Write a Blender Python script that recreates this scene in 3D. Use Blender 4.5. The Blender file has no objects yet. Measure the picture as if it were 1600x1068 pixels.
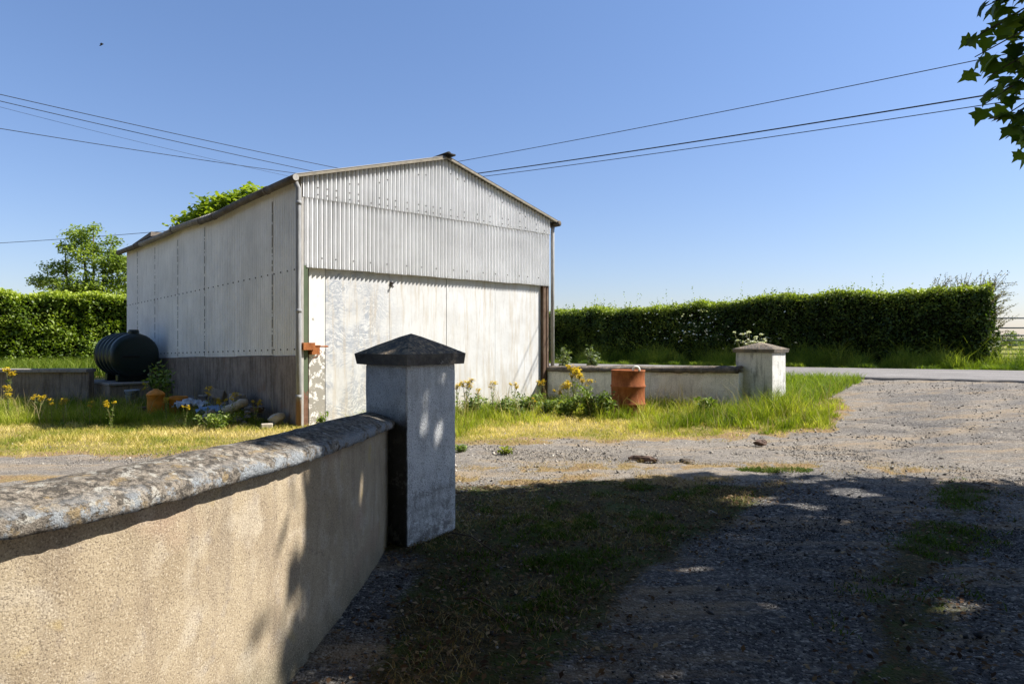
import bpy, math, random
import numpy as np
from mathutils import Vector, Matrix

random.seed(7)
RNG = np.random.default_rng(11)
C = bpy.context.scene.collection
R = math.radians
EYE = 1.4

# ------------------------------------------------------------------ camera, sky, sun, exposure
cam_d = bpy.data.cameras.new('camera')
cam = bpy.data.objects.new('camera', cam_d)
C.objects.link(cam)
cam.location = (0, 0, EYE)
cam.rotation_euler = (R(90), 0, 0)
cam_d.sensor_width = 36
cam_d.lens = 24.05
cam_d.shift_y = -0.0025
cam_d.clip_start = 0.05
cam_d.clip_end = 3000
bpy.context.scene.camera = cam

SUN_EL, SUN_AZ = 46.0, 87.0          # degrees; azimuth measured clockwise from +Y (straight ahead)
world = bpy.data.worlds.new('World')
bpy.context.scene.world = world
world.use_nodes = True
wt = world.node_tree
bg = wt.nodes['Background']
sky = wt.nodes.new('ShaderNodeTexSky')
sky.sky_type = 'NISHITA'
sky.sun_disc = False
sky.sun_elevation = R(SUN_EL)
sky.sun_rotation = R(SUN_AZ)
sky.altitude = 50
sky.air_density = 1.0
sky.dust_density = 0.5
sky.ozone_density = 3.0
tint = wt.nodes.new('ShaderNodeMix')
tint.data_type = 'RGBA'; tint.blend_type = 'MULTIPLY'
tint.inputs[0].default_value = 1.0
wtc = wt.nodes.new('ShaderNodeTexCoord')
wsx = wt.nodes.new('ShaderNodeSeparateXYZ')
wrp = wt.nodes.new('ShaderNodeValToRGB')
for pos_, col_ in ((0.0, (.80, .755, .86)), (.1, (.81, .775, .88)), (.25, (.87, .865, .95)), (.45, (.93, .975, 1.1))):
    el_ = wrp.color_ramp.elements[0] if pos_ == 0.0 else (wrp.color_ramp.elements[1] if pos_ == .45 else wrp.color_ramp.elements.new(pos_))
    el_.position = pos_; el_.color = col_ + (1,)
wt.links.new(wtc.outputs['Generated'], wsx.inputs[0])
wt.links.new(wsx.outputs[2], wrp.inputs[0])
wt.links.new(wrp.outputs[0], tint.inputs[7])
wt.links.new(sky.outputs[0], tint.inputs[6])
wt.links.new(tint.outputs[2], bg.inputs[0])
bg.inputs[1].default_value = 0.092

sun_d = bpy.data.lights.new('sun', 'SUN')
sun = bpy.data.objects.new('sun', sun_d)
C.objects.link(sun)
sun_d.energy = 5.0
sun_d.angle = R(0.53)
sun_d.color = (1.0, 0.95, 0.87)
sdir = Vector((math.sin(R(SUN_AZ)) * math.cos(R(SUN_EL)), math.cos(R(SUN_AZ)) * math.cos(R(SUN_EL)), math.sin(R(SUN_EL))))
sun.rotation_euler = sdir.to_track_quat('Z', 'Y').to_euler()
sun.location = (30, 5, 40)

vs = bpy.context.scene.view_settings
vs.view_transform = 'Standard'
vs.look = 'None'
vs.exposure = 0.85
vs.gamma = 1.0
bpy.context.scene.cycles.max_bounces = 8
bpy.context.scene.cycles.transparent_max_bounces = 8

# ------------------------------------------------------------------ numpy noise
def _hash(ix, iy, seed):
    n = (ix.astype(np.int64) * 374761393 + iy.astype(np.int64) * 668265263 + seed * 974711) & 0x7fffffff
    n = ((n ^ (n >> 13)) * 1274126177) & 0x7fffffff
    return ((n ^ (n >> 16)) & 0xffff) / 65535.0

def vnoise(x, y, seed=0):
    x = np.asarray(x, float); y = np.asarray(y, float)
    ix = np.floor(x); iy = np.floor(y)
    fx = x - ix; fy = y - iy
    fx = fx * fx * (3 - 2 * fx); fy = fy * fy * (3 - 2 * fy)
    a = _hash(ix, iy, seed); b = _hash(ix + 1, iy, seed)
    c = _hash(ix, iy + 1, seed); d = _hash(ix + 1, iy + 1, seed)
    return (a + (b - a) * fx) * (1 - fy) + (c + (d - c) * fx) * fy

def fbm(x, y, seed=0, octs=4):
    s = 0; amp = .5; tot = 0
    for i in range(octs):
        s = s + vnoise(x * 2 ** i, y * 2 ** i, seed + i * 17) * amp
        tot += amp; amp *= .5
    return s / tot

def sstep(a, b, x):
    t = np.clip((np.asarray(x, float) - a) / (b - a), 0, 1)
    return t * t * (3 - 2 * t)

# ------------------------------------------------------------------ material helper
class Mat:
    def __init__(s, name):
        s.m = bpy.data.materials.new(name)
        s.m.use_nodes = True
        s.t = s.m.node_tree
        s.t.nodes.clear()
        s.o = s.t.nodes.new('ShaderNodeOutputMaterial')
        s.tc = s.t.nodes.new('ShaderNodeTexCoord')
        s.obj = s.tc.outputs['Object']
        s.geo = s.t.nodes.new('ShaderNodeNewGeometry')
    def n(s, typ, ins=None, **props):
        nd = s.t.nodes.new(typ)
        for k, v in props.items():
            setattr(nd, k, v)
        for k, v in (ins or {}).items():
            sock = nd.inputs[k]
            if isinstance(v, bpy.types.NodeSocket):
                s.t.links.new(v, sock)
            else:
                if isinstance(v, tuple) and len(v) == 3 and sock.type == 'RGBA':
                    v = v + (1,)
                sock.default_value = v
        return nd
    def scale(s, v, sc):
        return s.n('ShaderNodeMapping', {'Vector': v, 'Scale': sc}).outputs[0]
    def noise(s, scale, detail=4, rough=.55, vec=None, dist=0):
        return s.n('ShaderNodeTexNoise', {'Vector': vec or s.obj, 'Scale': scale, 'Detail': detail, 'Roughness': rough, 'Distortion': dist}).outputs['Fac']
    def voro(s, scale, vec=None, out='Distance', feature='F1', rnd=1.0):
        return s.n('ShaderNodeTexVoronoi', {'Vector': vec or s.obj, 'Scale': scale, 'Randomness': rnd}, feature=feature).outputs[out]
    def ramp(s, fac, stops, interp='LINEAR'):
        r = s.n('ShaderNodeValToRGB', {'Fac': fac})
        r.color_ramp.interpolation = interp
        e = r.color_ramp.elements
        while len(e) < len(stops):
            e.new(.5)
        for i, (p, c) in enumerate(stops):
            e[i].position = p
            e[i].color = (c, c, c, 1) if isinstance(c, (int, float)) else tuple(c) + (1,)
        return r.outputs[0]
    def mix(s, fac, a, b, blend='MIX'):
        nd = s.t.nodes.new('ShaderNodeMix')
        nd.data_type = 'RGBA'; nd.blend_type = blend
        for idx, v in ((0, fac), (6, a), (7, b)):
            if isinstance(v, bpy.types.NodeSocket):
                s.t.links.new(v, nd.inputs[idx])
            else:
                nd.inputs[idx].default_value = v if idx == 0 else tuple(v) + (1,)
        return nd.outputs[2]
    def math(s, op, a, b=0.0, clamp=False):
        nd = s.n('ShaderNodeMath', {0: a, 1: b}, operation=op)
        nd.use_clamp = clamp
        return nd.outputs[0]
    def attr(s, name):
        return s.n('ShaderNodeAttribute', attribute_name=name).outputs['Fac']
    def xyz(s, v=None):
        return s.n('ShaderNodeSeparateXYZ', {0: v or s.obj}).outputs
    def bump(s, h, strength=.5, dist=.01, normal=None):
        i = {'Height': h, 'Strength': strength, 'Distance': dist}
        if normal: i['Normal'] = normal
        return s.n('ShaderNodeBump', i).outputs[0]
    def bsdf(s, color, rough=.8, normal=None, metal=0.0, spec=.3):
        i = {'Base Color': color, 'Roughness': rough, 'Metallic': metal, 'Specular IOR Level': spec}
        if normal: i['Normal'] = normal
        return s.n('ShaderNodeBsdfPrincipled', i).outputs[0]
    def done(s, sh):
        s.t.links.new(sh, s.o.inputs[0])
        return s.m

def m_leaf(name, dark, mid, light, trans=.35, rough=.5, spec=.4):
    m = Mat(name)
    col = m.ramp(m.attr('rnd'), [(0, dark), (.5, mid), (1, light)])
    p = m.bsdf(col, rough, spec=spec)
    tcol = m.mix(1.0, col, (1.5, 1.6, .5), 'MULTIPLY')
    t = m.n('ShaderNodeBsdfTranslucent', {'Color': tcol}).outputs[0]
    return m.done(m.n('ShaderNodeMixShader', {0: trans, 1: p, 2: t}).outputs[0])

def m_plain(name, c, rough=.7, metal=0, var=.25, scale=12, bump=.15, spec=.3):
    m = Mat(name)
    n = m.noise(scale, 5, .6)
    d = tuple(x * (1 - var) for x in c); l = tuple(min(1, x * (1 + var)) for x in c)
    col = m.ramp(n, [(.3, d), (.7, l)])
    return m.done(m.bsdf(col, rough, m.bump(m.noise(scale * 8, 3), bump, .004), metal, spec))

# ---- masonry
def m_wall_render():
    m = Mat('pebbledash_render')
    big = m.noise(2.2, 6, .65)
    st = m.noise(2.6, 5, .65, m.scale(m.obj, (3, 3, .8)))
    c = m.ramp(big, [(.3, (.3, .235, .155)), (.48, (.39, .315, .215)), (.66, (.45, .37, .26)), (.8, (.49, .42, .31))])
    c = m.mix(m.ramp(st, [(.5, 0), (.7, .6)]), c, (.22, .17, .125))
    c = m.mix(m.ramp(m.noise(6.5, 3, .5), [(.54, 0), (.66, .5)]), c, (.53, .46, .36))
    c = m.mix(m.ramp(m.noise(13, 4, .6), [(.58, 0), (.68, .4)]), c, (.24, .2, .17))
    c = m.mix(m.ramp(m.noise(1.3, 3, .5, m.scale(m.obj, (1, 1.3, 2))), [(.58, 0), (.7, .35)]), c, (.37, .22, .17))
    c = m.mix(m.ramp(m.noise(4.3, 3, .6), [(.64, 0), (.72, .45)]), c, (.46, .34, .1))
    ck = m.n('ShaderNodeTexVoronoi', {'Vector': m.n('ShaderNodeVectorMath', {0: m.obj, 1: m.n('ShaderNodeVectorMath', {0: m.n('ShaderNodeTexNoise', {'Vector': m.obj, 'Scale': 6.0, 'Detail': 5}).outputs['Color'], 3: .16}, operation='SCALE').outputs[0]}, operation='ADD').outputs[0], 'Scale': 1.7}, feature='DISTANCE_TO_EDGE').outputs['Distance']
    ckm = m.math('MULTIPLY', m.ramp(ck, [(.0, 1), (.007, 0)]), m.ramp(m.noise(.9, 2), [(.52, 0), (.62, .3)]))
    c = m.mix(ckm, c, (.1, .08, .06))
    run = m.ramp(m.noise(5, 5, .65, m.scale(m.obj, (2.6, 2.6, .25))), [(.54, 0), (.66, .5)])
    c = m.mix(m.math('MULTIPLY', run, m.n('ShaderNodeMapRange', {'Value': m.xyz()[2], 'From Min': .35, 'From Max': .9, 'To Min': 0, 'To Max': 1}).outputs[0]), c, (.2, .165, .13))
    foot = m.n('ShaderNodeMapRange', {'Value': m.math('ADD', m.xyz()[2], m.math('MULTIPLY', m.noise(5, 5), .3)), 'From Min': .12, 'From Max': .36, 'To Min': .75, 'To Max': 0}).outputs[0]
    c = m.mix(foot, c, (.12, .115, .075))
    g2 = m.noise(170, 3, .65)
    c = m.mix(m.ramp(g2, [(.36, .7), (.46, 0)]), c, (.11, .085, .065))
    c = m.mix(m.ramp(g2, [(.57, 0), (.68, .6)]), c, (.66, .58, .46))
    h = m.math('ADD', g2, m.math('MULTIPLY', m.noise(50, 4), .5))
    return m.done(m.bsdf(c, .95, m.bump(h, .55, .006), spec=.08))

def m_coping():
    m = Mat('lichen_concrete')
    a = m.noise(9, 7, .7); b = m.noise(34, 6, .75); f = m.noise(120, 4, .7)
    c = m.ramp(a, [(.3, (.15, .132, .112)), (.48, (.27, .235, .195)), (.62, (.38, .33, .27)), (.75, (.44, .39, .33))])
    c = m.mix(m.ramp(b, [(.47, 0), (.55, .8)]), c, (.06, .055, .05))
    c = m.mix(m.ramp(m.noise(21, 6, .7, dist=.5), [(.55, 0), (.6, .85)]), c, (.5, .48, .43))
    c = m.mix(m.ramp(m.noise(12, 5, .65, m.scale(m.obj, (1.2, .8, 1))), [(.59, 0), (.64, .7)]), c, (.36, .27, .15))
    c = m.mix(m.ramp(m.noise(15, 5, .65), [(.66, 0), (.7, .7)]), c, (.42, .26, .08))
    lip = m.attr('lip')
    lp = m.math('MULTIPLY', lip, m.ramp(m.noise(6, 6, .75), [(.46, 0), (.5, 1)]))
    c = m.mix(m.math('MULTIPLY', lp, .85), c, (.33, .36, .39))
    c = m.mix(m.ramp(f, [(.37, .6), (.48, 0)]), c, (.05, .045, .04))
    h = m.math('ADD', a, m.math('ADD', b, m.math('MULTIPLY', f, .6)))
    return m.done(m.bsdf(c, .95, m.bump(h, 1.0, .014), spec=.08))

def m_dark_coping(name='mossy_dark_concrete', k=1.0, patches=.6):
    m = Mat(name)
    a = m.noise(6, 6, .65); b = m.noise(38, 5, .7)
    c = m.ramp(a, [(.3, (.035 * k, .032 * k, .03 * k)), (.5, (.075 * k, .068 * k, .06 * k)), (.7, (.14 * k, .115 * k, .085 * k))])
    nz = m.xyz(m.geo.outputs['Normal'])[2]
    up = m.ramp(nz, [(.5, 0), (.85, 1)])
    li = m.ramp(b, [(.5, 0), (.6, patches)])
    c = m.mix(m.math('MULTIPLY', up, li), c, (.26 * k, .195 * k, .125 * k))
    c = m.mix(m.ramp(m.noise(11, 5, .7), [(.63, 0), (.68, patches)]), c, (.42, .4, .36))
    h = m.math('ADD', a, b)
    return m.done(m.bsdf(c, .95, m.bump(h, .8, .012), spec=.1))

def m_white_render(name='whitewashed_roughcast', tone=(.62, .65, .68), grime=.6, algae_and_shade=False):
    m = Mat(name)
    z = m.xyz()[2]
    a = m.noise(5, 6, .65); v = m.noise(4, 5, .65, m.scale(m.obj, (3, 3, .6)))
    c = m.ramp(a, [(.3, tuple(t * .82 for t in tone)), (.6, tone), (.8, tuple(min(1, t * 1.1) for t in tone))])
    c = m.mix(m.ramp(v, [(.52, 0), (.68, grime)]), c, (.2, .2, .19))
    low = m.ramp(z, [(0.0, 1), (.55, 0)])
    dirt = m.ramp(m.noise(11, 6, .75), [(.42, 0), (.6, 1)])
    c = m.mix(m.math('MULTIPLY', m.math('MULTIPLY', low, dirt), .85), c, (.12, .115, .11))
    sp = m.ramp(m.noise(120, 3, .6), [(.34, .75), (.46, 0)])
    c = m.mix(sp, c, (.16, .16, .16))
    c = m.mix(m.ramp(m.noise(3.5, 4, .6), [(.66, 0), (.74, .35)]), c, (.42, .36, .26))
    if algae_and_shade:                              # dark growth plus the flank's deep shade, both painted into the colour
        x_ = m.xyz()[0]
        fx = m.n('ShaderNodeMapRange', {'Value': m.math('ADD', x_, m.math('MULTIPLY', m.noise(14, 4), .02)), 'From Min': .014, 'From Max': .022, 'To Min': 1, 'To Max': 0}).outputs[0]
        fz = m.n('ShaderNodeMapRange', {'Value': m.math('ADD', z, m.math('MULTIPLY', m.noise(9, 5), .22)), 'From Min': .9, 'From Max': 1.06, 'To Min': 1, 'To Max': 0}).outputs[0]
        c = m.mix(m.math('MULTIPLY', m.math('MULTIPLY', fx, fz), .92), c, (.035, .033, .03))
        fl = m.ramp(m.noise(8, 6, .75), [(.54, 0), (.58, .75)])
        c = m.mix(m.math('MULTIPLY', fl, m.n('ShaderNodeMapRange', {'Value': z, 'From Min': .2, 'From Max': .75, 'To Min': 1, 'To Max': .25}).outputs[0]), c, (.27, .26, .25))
    g = m.voro(120)
    return m.done(m.bsdf(c, .95, m.bump(m.math('ADD', g, m.noise(70, 3)), .8, .006), spec=.1))

def m_blockwork():
    m = Mat('stained_plinth_render')
    v = m.noise(3.2, 6, .7, m.scale(m.obj, (6, 6, .5))); a = m.noise(3, 5, .6)
    c = m.ramp(a, [(.3, (.19, .15, .12)), (.7, (.35, .285, .23))])
    c = m.mix(m.ramp(v, [(.45, 0), (.66, .75)]), c, (.09, .07, .055))
    c = m.mix(m.ramp(m.noise(30, 4, .7), [(.55, 0), (.7, .4)]), c, (.4, .35, .3))
    c = m.mix(m.ramp(m.noise(2.5, 4, .6), [(.6, 0), (.7, .5)]), c, (.24, .14, .09))
    return m.done(m.bsdf(c, .95, m.bump(m.noise(60, 4), .5, .01), spec=.1))

def m_sheet(name, tone, streak=.4, warm=0.0):
    m = Mat(name)
    z = m.xyz()[2]
    v = m.noise(5, 6, .7, m.scale(m.obj, (5, 5, .22)))
    w = m.noise(22, 5, .7, m.scale(m.obj, (2.2, 2.2, .2)))
    a = m.noise(1.3, 5, .6)
    c = m.ramp(a, [(.3, tuple(t * .86 for t in tone)), (.7, tuple(min(1, t * 1.08) for t in tone))])
    c = m.mix(m.ramp(v, [(.5, 0), (.68, streak)]), c, (.27, .265, .26))
    c = m.mix(m.ramp(w, [(.56, 0), (.7, streak * .8)]), c, (.2, .19, .18))
    c = m.mix(m.math('MULTIPLY', m.ramp(m.noise(3, 5, .7, m.scale(m.obj, (4, 4, .4))), [(.58, 0), (.72, 1)]), warm), c, (.4, .27, .15))
    c = m.mix(m.ramp(m.noise(160, 2), [(.33, .3), (.45, 0)]), c, (.25, .24, .22))
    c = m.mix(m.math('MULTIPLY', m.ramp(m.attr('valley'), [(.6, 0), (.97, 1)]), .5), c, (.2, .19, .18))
    return m.done(m.bsdf(c, .65, m.bump(m.noise(90, 3), .15, .003), spec=.25))

def m_door():
    m = Mat('scraped_white_door_paint')
    x, y, z = m.xyz()
    a = m.noise(1.7, 6, .65)
    c = m.ramp(a, [(.3, (.55, .545, .53)), (.6, (.66, .665, .66))])
    # scraped swirls, mostly over the left half
    warp = m.n('ShaderNodeTexNoise', {'Vector': m.obj, 'Scale': 1.4, 'Detail': 3}).outputs['Color']
    vw = m.n('ShaderNodeVectorMath', {0: m.obj, 1: m.n('ShaderNodeVectorMath', {0: warp, 3: .9}, operation='SCALE').outputs[0]}, operation='ADD').outputs[0]
    sw = m.noise(13, 7, .78, m.scale(vw, (.7, 1, 2.6)), .8)
    left = m.ramp(x, [(.5, 1), (1.0, .0)])
    leftm = m.n('ShaderNodeMapRange', {'Value': x, 'From Min': 1.25, 'From Max': 2.1, 'To Min': 1, 'To Max': 0}).outputs[0]
    patch = m.ramp(m.noise(1.9, 4, .6), [(.38, 0), (.52, 1)])
    f = m.math('MULTIPLY', m.math('MULTIPLY', leftm, patch), m.ramp(sw, [(.46, 0), (.51, 1)]))
    c = m.mix(m.math('MULTIPLY', f, .9), c, (.33, .36, .41))
    # vertical stains
    v = m.noise(3.4, 5, .65, m.scale(m.obj, (4, 1, .3)))
    c = m.mix(m.ramp(v, [(.5, 0), (.68, .6)]), c, (.47, .4, .3))
    v2 = m.noise(9, 5, .7, m.scale(m.obj, (3, 1, .35)))
    c = m.mix(m.ramp(v2, [(.54, 0), (.7, .4)]), c, (.36, .34, .32))
    low = m.n('ShaderNodeMapRange', {'Value': z, 'From Min': 0, 'From Max': .9, 'To Min': 1, 'To Max': 0}).outputs[0]
    c = m.mix(m.math('MULTIPLY', low, m.ramp(m.noise(4, 6, .7), [(.4, 0), (.65, .5)])), c, (.45, .39, .3))
    return m.done(m.bsdf(c, .6, m.bump(m.noise(14, 5), .15, .01), spec=.3))

def m_peel():
    m = Mat('peeling_white_strip')
    z = m.xyz()[2]
    a = m.noise(9, 6, .7)
    low = m.n('ShaderNodeMapRange', {'Value': z, 'From Min': .9, 'From Max': 1.35, 'To Min': .46, 'To Max': .64}).outputs[0]
    f = m.math('GREATER_THAN', a, low)
    c = m.mix(f, (.76, .74, .7), (.33, .31, .27))
    c = m.mix(m.ramp(m.noise(4, 5), [(.5, 0), (.8, .4)]), c, (.55, .5, .42))
    return m.done(m.bsdf(c, .7, m.bump(a, .3, .006)))

def m_post():
    m = Mat('green_painted_steel')
    z = m.xyz()[2]
    a = m.noise(7, 5, .65)
    low = m.n('ShaderNodeMapRange', {'Value': z, 'From Min': .35, 'From Max': .75, 'To Min': .2, 'To Max': .72}).outputs[0]
    f = m.math('GREATER_THAN', a, low)
    c = m.ramp(m.noise(3, 4), [(.3, (.075, .105, .06)), (.7, (.125, .155, .09))])
    c = m.mix(f, c, m.ramp(m.noise(16, 4), [(.3, (.13, .06, .035)), (.7, (.22, .13, .085))]))
    return m.done(m.bsdf(c, .7, m.bump(a, .2, .004)))

def m_rust(name='rust', c0=(.16, .05, .02), c1=(.36, .13, .045), c2=(.48, .2, .08)):
    m = Mat(name)
    v = m.noise(6, 6, .65, m.scale(m.obj, (1.5, 1.5, .6))); a = m.noise(3, 5, .6)
    c = m.ramp(m.math('ADD', m.math('MULTIPLY', v, .5), m.math('MULTIPLY', a, .5)), [(.34, c0), (.5, c1), (.66, c2)])
    c = m.mix(m.ramp(m.noise(45, 4, .7), [(.56, 0), (.68, .55)]), c, tuple(x * .45 for x in c0))
    return m.done(m.bsdf(c, .85, m.bump(m.noise(80, 4), .4, .004), spec=.15))

def m_galv(name, tone, low_rust=True):
    m = Mat(name)
    z = m.xyz()[2]
    a = m.noise(9, 5, .6, m.scale(m.obj, (3, 3, .6)))
    c = m.ramp(a, [(.3, tuple(t * .7 for t in tone)), (.7, tuple(t * 1.15 for t in tone))])
    if low_rust:
        f = m.n('ShaderNodeMapRange', {'Value': m.math('ADD', z, m.math('MULTIPLY', a, .25)), 'From Min': .52, 'From Max': .6, 'To Min': 1, 'To Max': 0}).outputs[0]
        c = m.mix(f, c, (.2, .12, .08))
    return m.done(m.bsdf(c, .6, m.bump(m.noise(40, 3), .15, .003), spec=.3))

MAT = {
    'render': m_wall_render(), 'coping': m_coping(), 'darkcap': m_dark_coping('weathered_cap_concrete', 2.4, .75),
    'darkcoping': m_dark_coping('grey_lichen_coping', 1.6, .55), 'farcap': m_dark_coping('grey_lichen_cap', 1.9, .55),
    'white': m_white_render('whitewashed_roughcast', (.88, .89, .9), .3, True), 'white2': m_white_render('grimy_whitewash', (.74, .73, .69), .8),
    'white3': m_white_render('low_wall_whitewash', (.86, .85, .81), .3),
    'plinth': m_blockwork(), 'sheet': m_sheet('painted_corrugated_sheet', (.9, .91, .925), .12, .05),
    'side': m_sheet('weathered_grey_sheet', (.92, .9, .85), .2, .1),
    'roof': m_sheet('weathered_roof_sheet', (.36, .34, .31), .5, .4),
    'door': m_door(), 'peel': m_peel(), 'post': m_post(), 'rust': m_rust(),
    'rustpost': m_rust('brown_oxidised_steel', (.07, .045, .03), (.13, .085, .06), (.2, .15, .11)),
    'drum': m_rust('orange_rusted_drum', (.13, .042, .018), (.27, .09, .034), (.37, .145, .06)),
    'galv': m_galv('galvanised_pipe', (.27, .275, .28)), 'pipe2': m_galv('grey_pipe', (.45, .43, .4), False),
    'gutter': m_plain('grimy_gutter', (.115, .095, .075), .8, var=.5, scale=6),
    'gutter2': m_plain('pale_worn_gutter', (.22, .195, .16), .8, var=.35, scale=9),
    'dark': m_plain('dark_gap', (.02, .018, .016), .9), 'boltm': m_plain('rusty_bolt', (.05, .04, .035), .8),
    'trim': m_plain('buff_verge_trim', (.27, .24, .19), .8, var=.3, scale=9),
    'tank': m_plain('dark_green_plastic', (.006, .016, .015), .36, var=.2, bump=.05, spec=.4),
    'orange': m_plain('faded_orange_plastic', (.62, .23, .025), .5, var=.25, scale=9),
    'greyblue': m_plain('grey_bucket_plastic', (.3, .34, .4), .5), 'block': m_plain('concrete_block', (.28, .25, .225), .95, scale=20, bump=.5),
    'stone': m_plain('pale_stone', (.5, .44, .35), .9, scale=14, bump=.5), 'brick': m_plain('dark_brick', (.13, .085, .065), .9, scale=14, bump=.4),
    'timber': m_plain('weathered_timber', (.15, .125, .1), .9, var=.4), 'bluebag': m_plain('blue_plastic_sheet', (.22, .33, .5), .4, var=.4, scale=16),
    'whitebag': m_plain('pale_plastic_sheet', (.5, .53, .57), .45, var=.4, scale=13), 'rubble': m_plain('dark_rubble', (.2, .18, .17), .95, var=.6),
    'cable': m_plain('cable_black', (.02, .022, .028), .7), 'bird': m_plain('bird_dark', (.03, .03, .035), .8),
    'gate': m_galv('galvanised_gate', (.22, .25, .27), False), 'whiteplastic': m_plain('white_plastic', (.78, .76, .7), .5, var=.1),
    'bark': m_plain('bark', (.1, .08, .06), .95, var=.4, bump=.6), 'twig': m_plain('dead_twig', (.13, .095, .07), .9, var=.3),
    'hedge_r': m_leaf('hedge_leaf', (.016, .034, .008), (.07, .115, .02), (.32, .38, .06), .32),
    'hedge_l': m_leaf('sunny_hedge_leaf', (.07, .12, .015), (.21, .29, .03), (.4, .46, .08), .36),  # lit copy of the hedge leaf, its sunshine put into lighter colours
    'hedge_end': m_leaf('dry_twig_leaf', (.05, .05, .02), (.13, .12, .045), (.25, .22, .1), .3),
    'ash': m_leaf('ash_leaf', (.09, .14, .025), (.23, .3, .06), (.38, .45, .12), .42),
    'syc': m_leaf('sycamore_leaf', (.09, .15, .015), (.22, .29, .03), (.36, .42, .06), .42),
    'near_leaf': m_leaf('maple_leaf', (.04, .08, .014), (.1, .16, .028), (.2, .27, .05), .48),
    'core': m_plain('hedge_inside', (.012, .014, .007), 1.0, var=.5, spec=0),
    'dry': m_leaf('dry_grass', (.2, .24, .04), (.46, .4, .1), (.76, .62, .3), .3, .8, .1),
    'straw': m_leaf('straw', (.2, .13, .06), (.36, .27, .13), (.5, .42, .25), .2, .8, .1),
    'green': m_leaf('green_grass', (.1, .15, .015), (.28, .33, .03), (.55, .52, .14), .38, .6, .2),
    'verge': m_leaf('verge_grass', (.06, .11, .016), (.17, .24, .03), (.34, .38, .07), .38, .6, .2),
    'moss': m_leaf('moss_clump', (.035, .06, .01), (.075, .125, .018), (.14, .2, .035), .3, .7, .15),
    'litter': m_leaf('leaf_litter', (.05, .028, .018), (.15, .09, .05), (.42, .32, .2), .15, .85, .1),
    'yellow': m_leaf('yellow_petal', (.5, .33, .008), (.62, .44, .01), (.7, .55, .02), .2, .6),
    'whitefl': m_leaf('white_floret', (.6, .6, .5), (.75, .75, .68), (.85, .85, .8), .25, .6),
    'stem': m_leaf('weed_stem', (.12, .13, .05), (.2, .2, .08), (.3, .28, .14), .15, .7),
    'weed': m_leaf('weed_leaf', (.06, .1, .02), (.15, .22, .04), (.28, .34, .09), .34, .6),
    'nettle': m_leaf('nettle_leaf', (.06, .09, .035), (.13, .17, .075), (.22, .26, .13), .3, .6),
}

# ------------------------------------------------------------------ object helpers
def tag(o, label, cat, group=None, kind=None):
    if label: o['label'] = label
    if cat: o['category'] = cat
    if group: o['group'] = group
    if kind: o['kind'] = kind
    return o

def thing(name, label, cat, loc=(0, 0, 0), rz=0, group=None):
    o = bpy.data.objects.new(name, None)
    C.objects.link(o)
    o.empty_display_size = .1
    o.location = loc; o.rotation_euler = (0, 0, rz)
    return tag(o, label, cat, group)

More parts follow.
